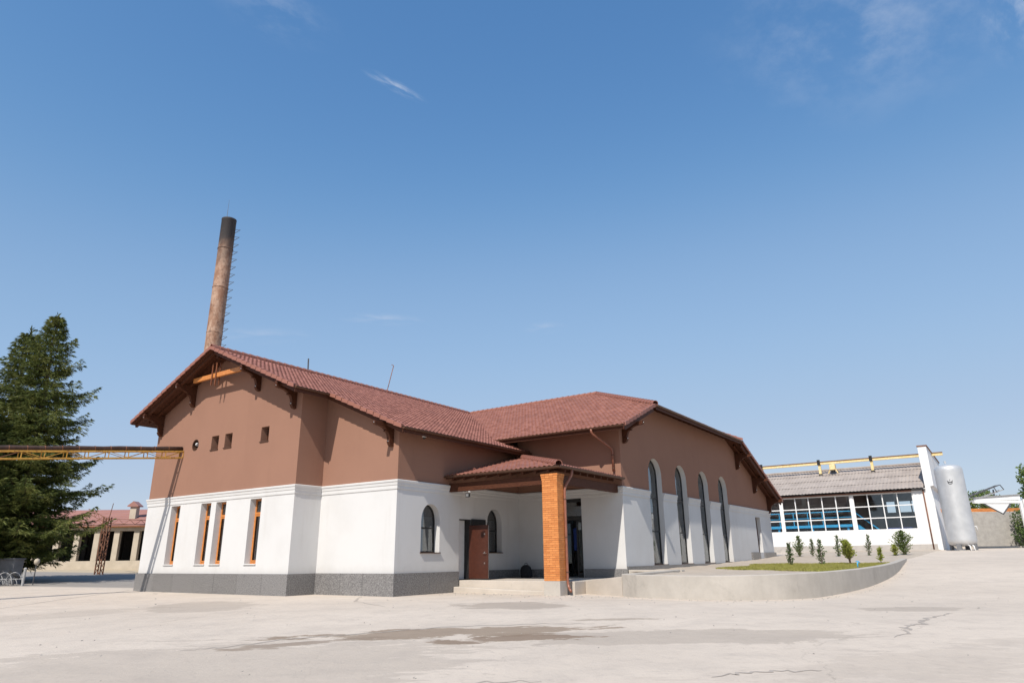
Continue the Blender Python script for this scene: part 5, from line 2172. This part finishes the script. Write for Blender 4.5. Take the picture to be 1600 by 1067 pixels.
# ------------------------------------------------------------------ small things on the house
sc = thing('security_camera', 'white dome security camera under the left wing eave', 'camera', W(4.62, 2.1, 5.62), PH)
MB().tube([(0, 0, .22), (0, 0, .06)], .03, 8).build('stem', 'gutter', sc)
MB().lathe([(0, .08), (.07, .07), (.085, .02), (.08, -.03), (0, -.03)], (0, 0, 0), 14).build('housing', 'lamp_white', sc, smooth=True)
MB().lathe([(.07, -.03), (.055, -.08), (.02, -.105), (0, -.11)], (0, 0, 0), 14).build('dome', 'black', sc, smooth=True)
fl = thing('flood_lamp', 'small floodlight hanging below the canopy edge at its left end', 'lamp', W(5.1, 4.22, 3.56), PH)
MB().tube([(0, 0, .2), (0, -.03, .08)], .015, 6).build('bracket', 'lock', fl)
MB().box((-.09, -.10, -.07), (.09, -.03, .08)).build('housing', 'black', fl, bevel=.01)
MB().box((-.06, -.108, -.045), (.06, -.101, .05)).build('lens', 'box_grey', fl)
MB().tube([(.05, -.06, .13), (.10, -.07, .13)], .03, 8).build('sensor', 'lamp_white', fl)
bg = thing('backpack', 'black backpack on the porch floor against the dark plinth', 'bag', W(4.95, 8.35, .432), PH + .3)
mb = MB()
prof2 = [(.0, 0), (.22, .0), (.25, .06), (.25, .28), (.21, .42), (.12, .50), (0, .52)]
vs, fs = [], []
n = 16
for (rr_, z) in prof2:
    for k in range(n):
        a = 2 * math.pi * k / n
        vs.append((rr_ * math.cos(a) * (1 + .06 * math.sin(3 * a + z * 9)), rr_ * .62 * math.sin(a), z))
for i in range(len(prof2) - 1):
    for k in range(n):
        fs.append((i * n + k, i * n + (k + 1) % n, (i + 1) * n + (k + 1) % n, (i + 1) * n + k))
mb.add(vs, fs).build('body', 'bag', bg, smooth=True)
MB().tube([(-.06, 0, .49), (-.05, 0, .58), (.05, 0, .58), (.06, 0, .49)], .014, 6).build('handle', 'bag', bg, smooth=True)
MB().box((-.15, -.2, .06), (.15, -.12, .26)).build('pocket', 'bag', bg, bevel=.03)
for sx_ in (-.1, .1):
    MB().tube([(sx_, .13, .45), (sx_ * 1.3, .24, .3), (sx_ * 1.2, .16, .06)], .02, 6).build('strap', 'bag', bg, smooth=True)

# crumbs of concrete and small stones lying about the yard
rp = random.Random(77)
mb = MB()
for i in range(520):
    if i < 170:
        u, v = rp.uniform(4.2, 11.5), 4.3 - abs(rp.gauss(0, .9))
    elif i < 300:
        a = rp.choice(path[3:])
        u, v = a[0] + abs(rp.gauss(0, .35)) + .03, a[1] - abs(rp.gauss(0, .35))
    else:
        x_, y_ = rp.uniform(-14, 14), rp.uniform(8, 26)
        u, v = UV(x_, y_)
    if v > -.2 and u < 4.3 and u > -10.9 and v > (-.2 if u < .1 else 1.1):
        continue
    p = W(u, v, ground_z(u, v))
    r_ = rp.uniform(.006, .02) * (1.6 if rp.random() < .12 else 1)
    top = [(p.x + r_ * math.cos(t + .3) * rp.uniform(.6, 1.2), p.y + r_ * math.sin(t + .3) * rp.uniform(.6, 1.2), p.z + r_ * rp.uniform(.5, .9)) for t in (0, 2.1, 4.2)]
    bot = [(p.x + r_ * 1.3 * math.cos(t), p.y + r_ * 1.3 * math.sin(t), p.z - .004) for t in (0, 2.1, 4.2)]
    mb.add(bot + top, [(3, 4, 5), (0, 1, 4, 3), (1, 2, 5, 4), (2, 0, 3, 5)])
o = mb.build('stone_crumbs', 'rubble', recalc=False)
tag(o, 'small stones and concrete crumbs scattered over the yard', 'stones', kind='stuff')
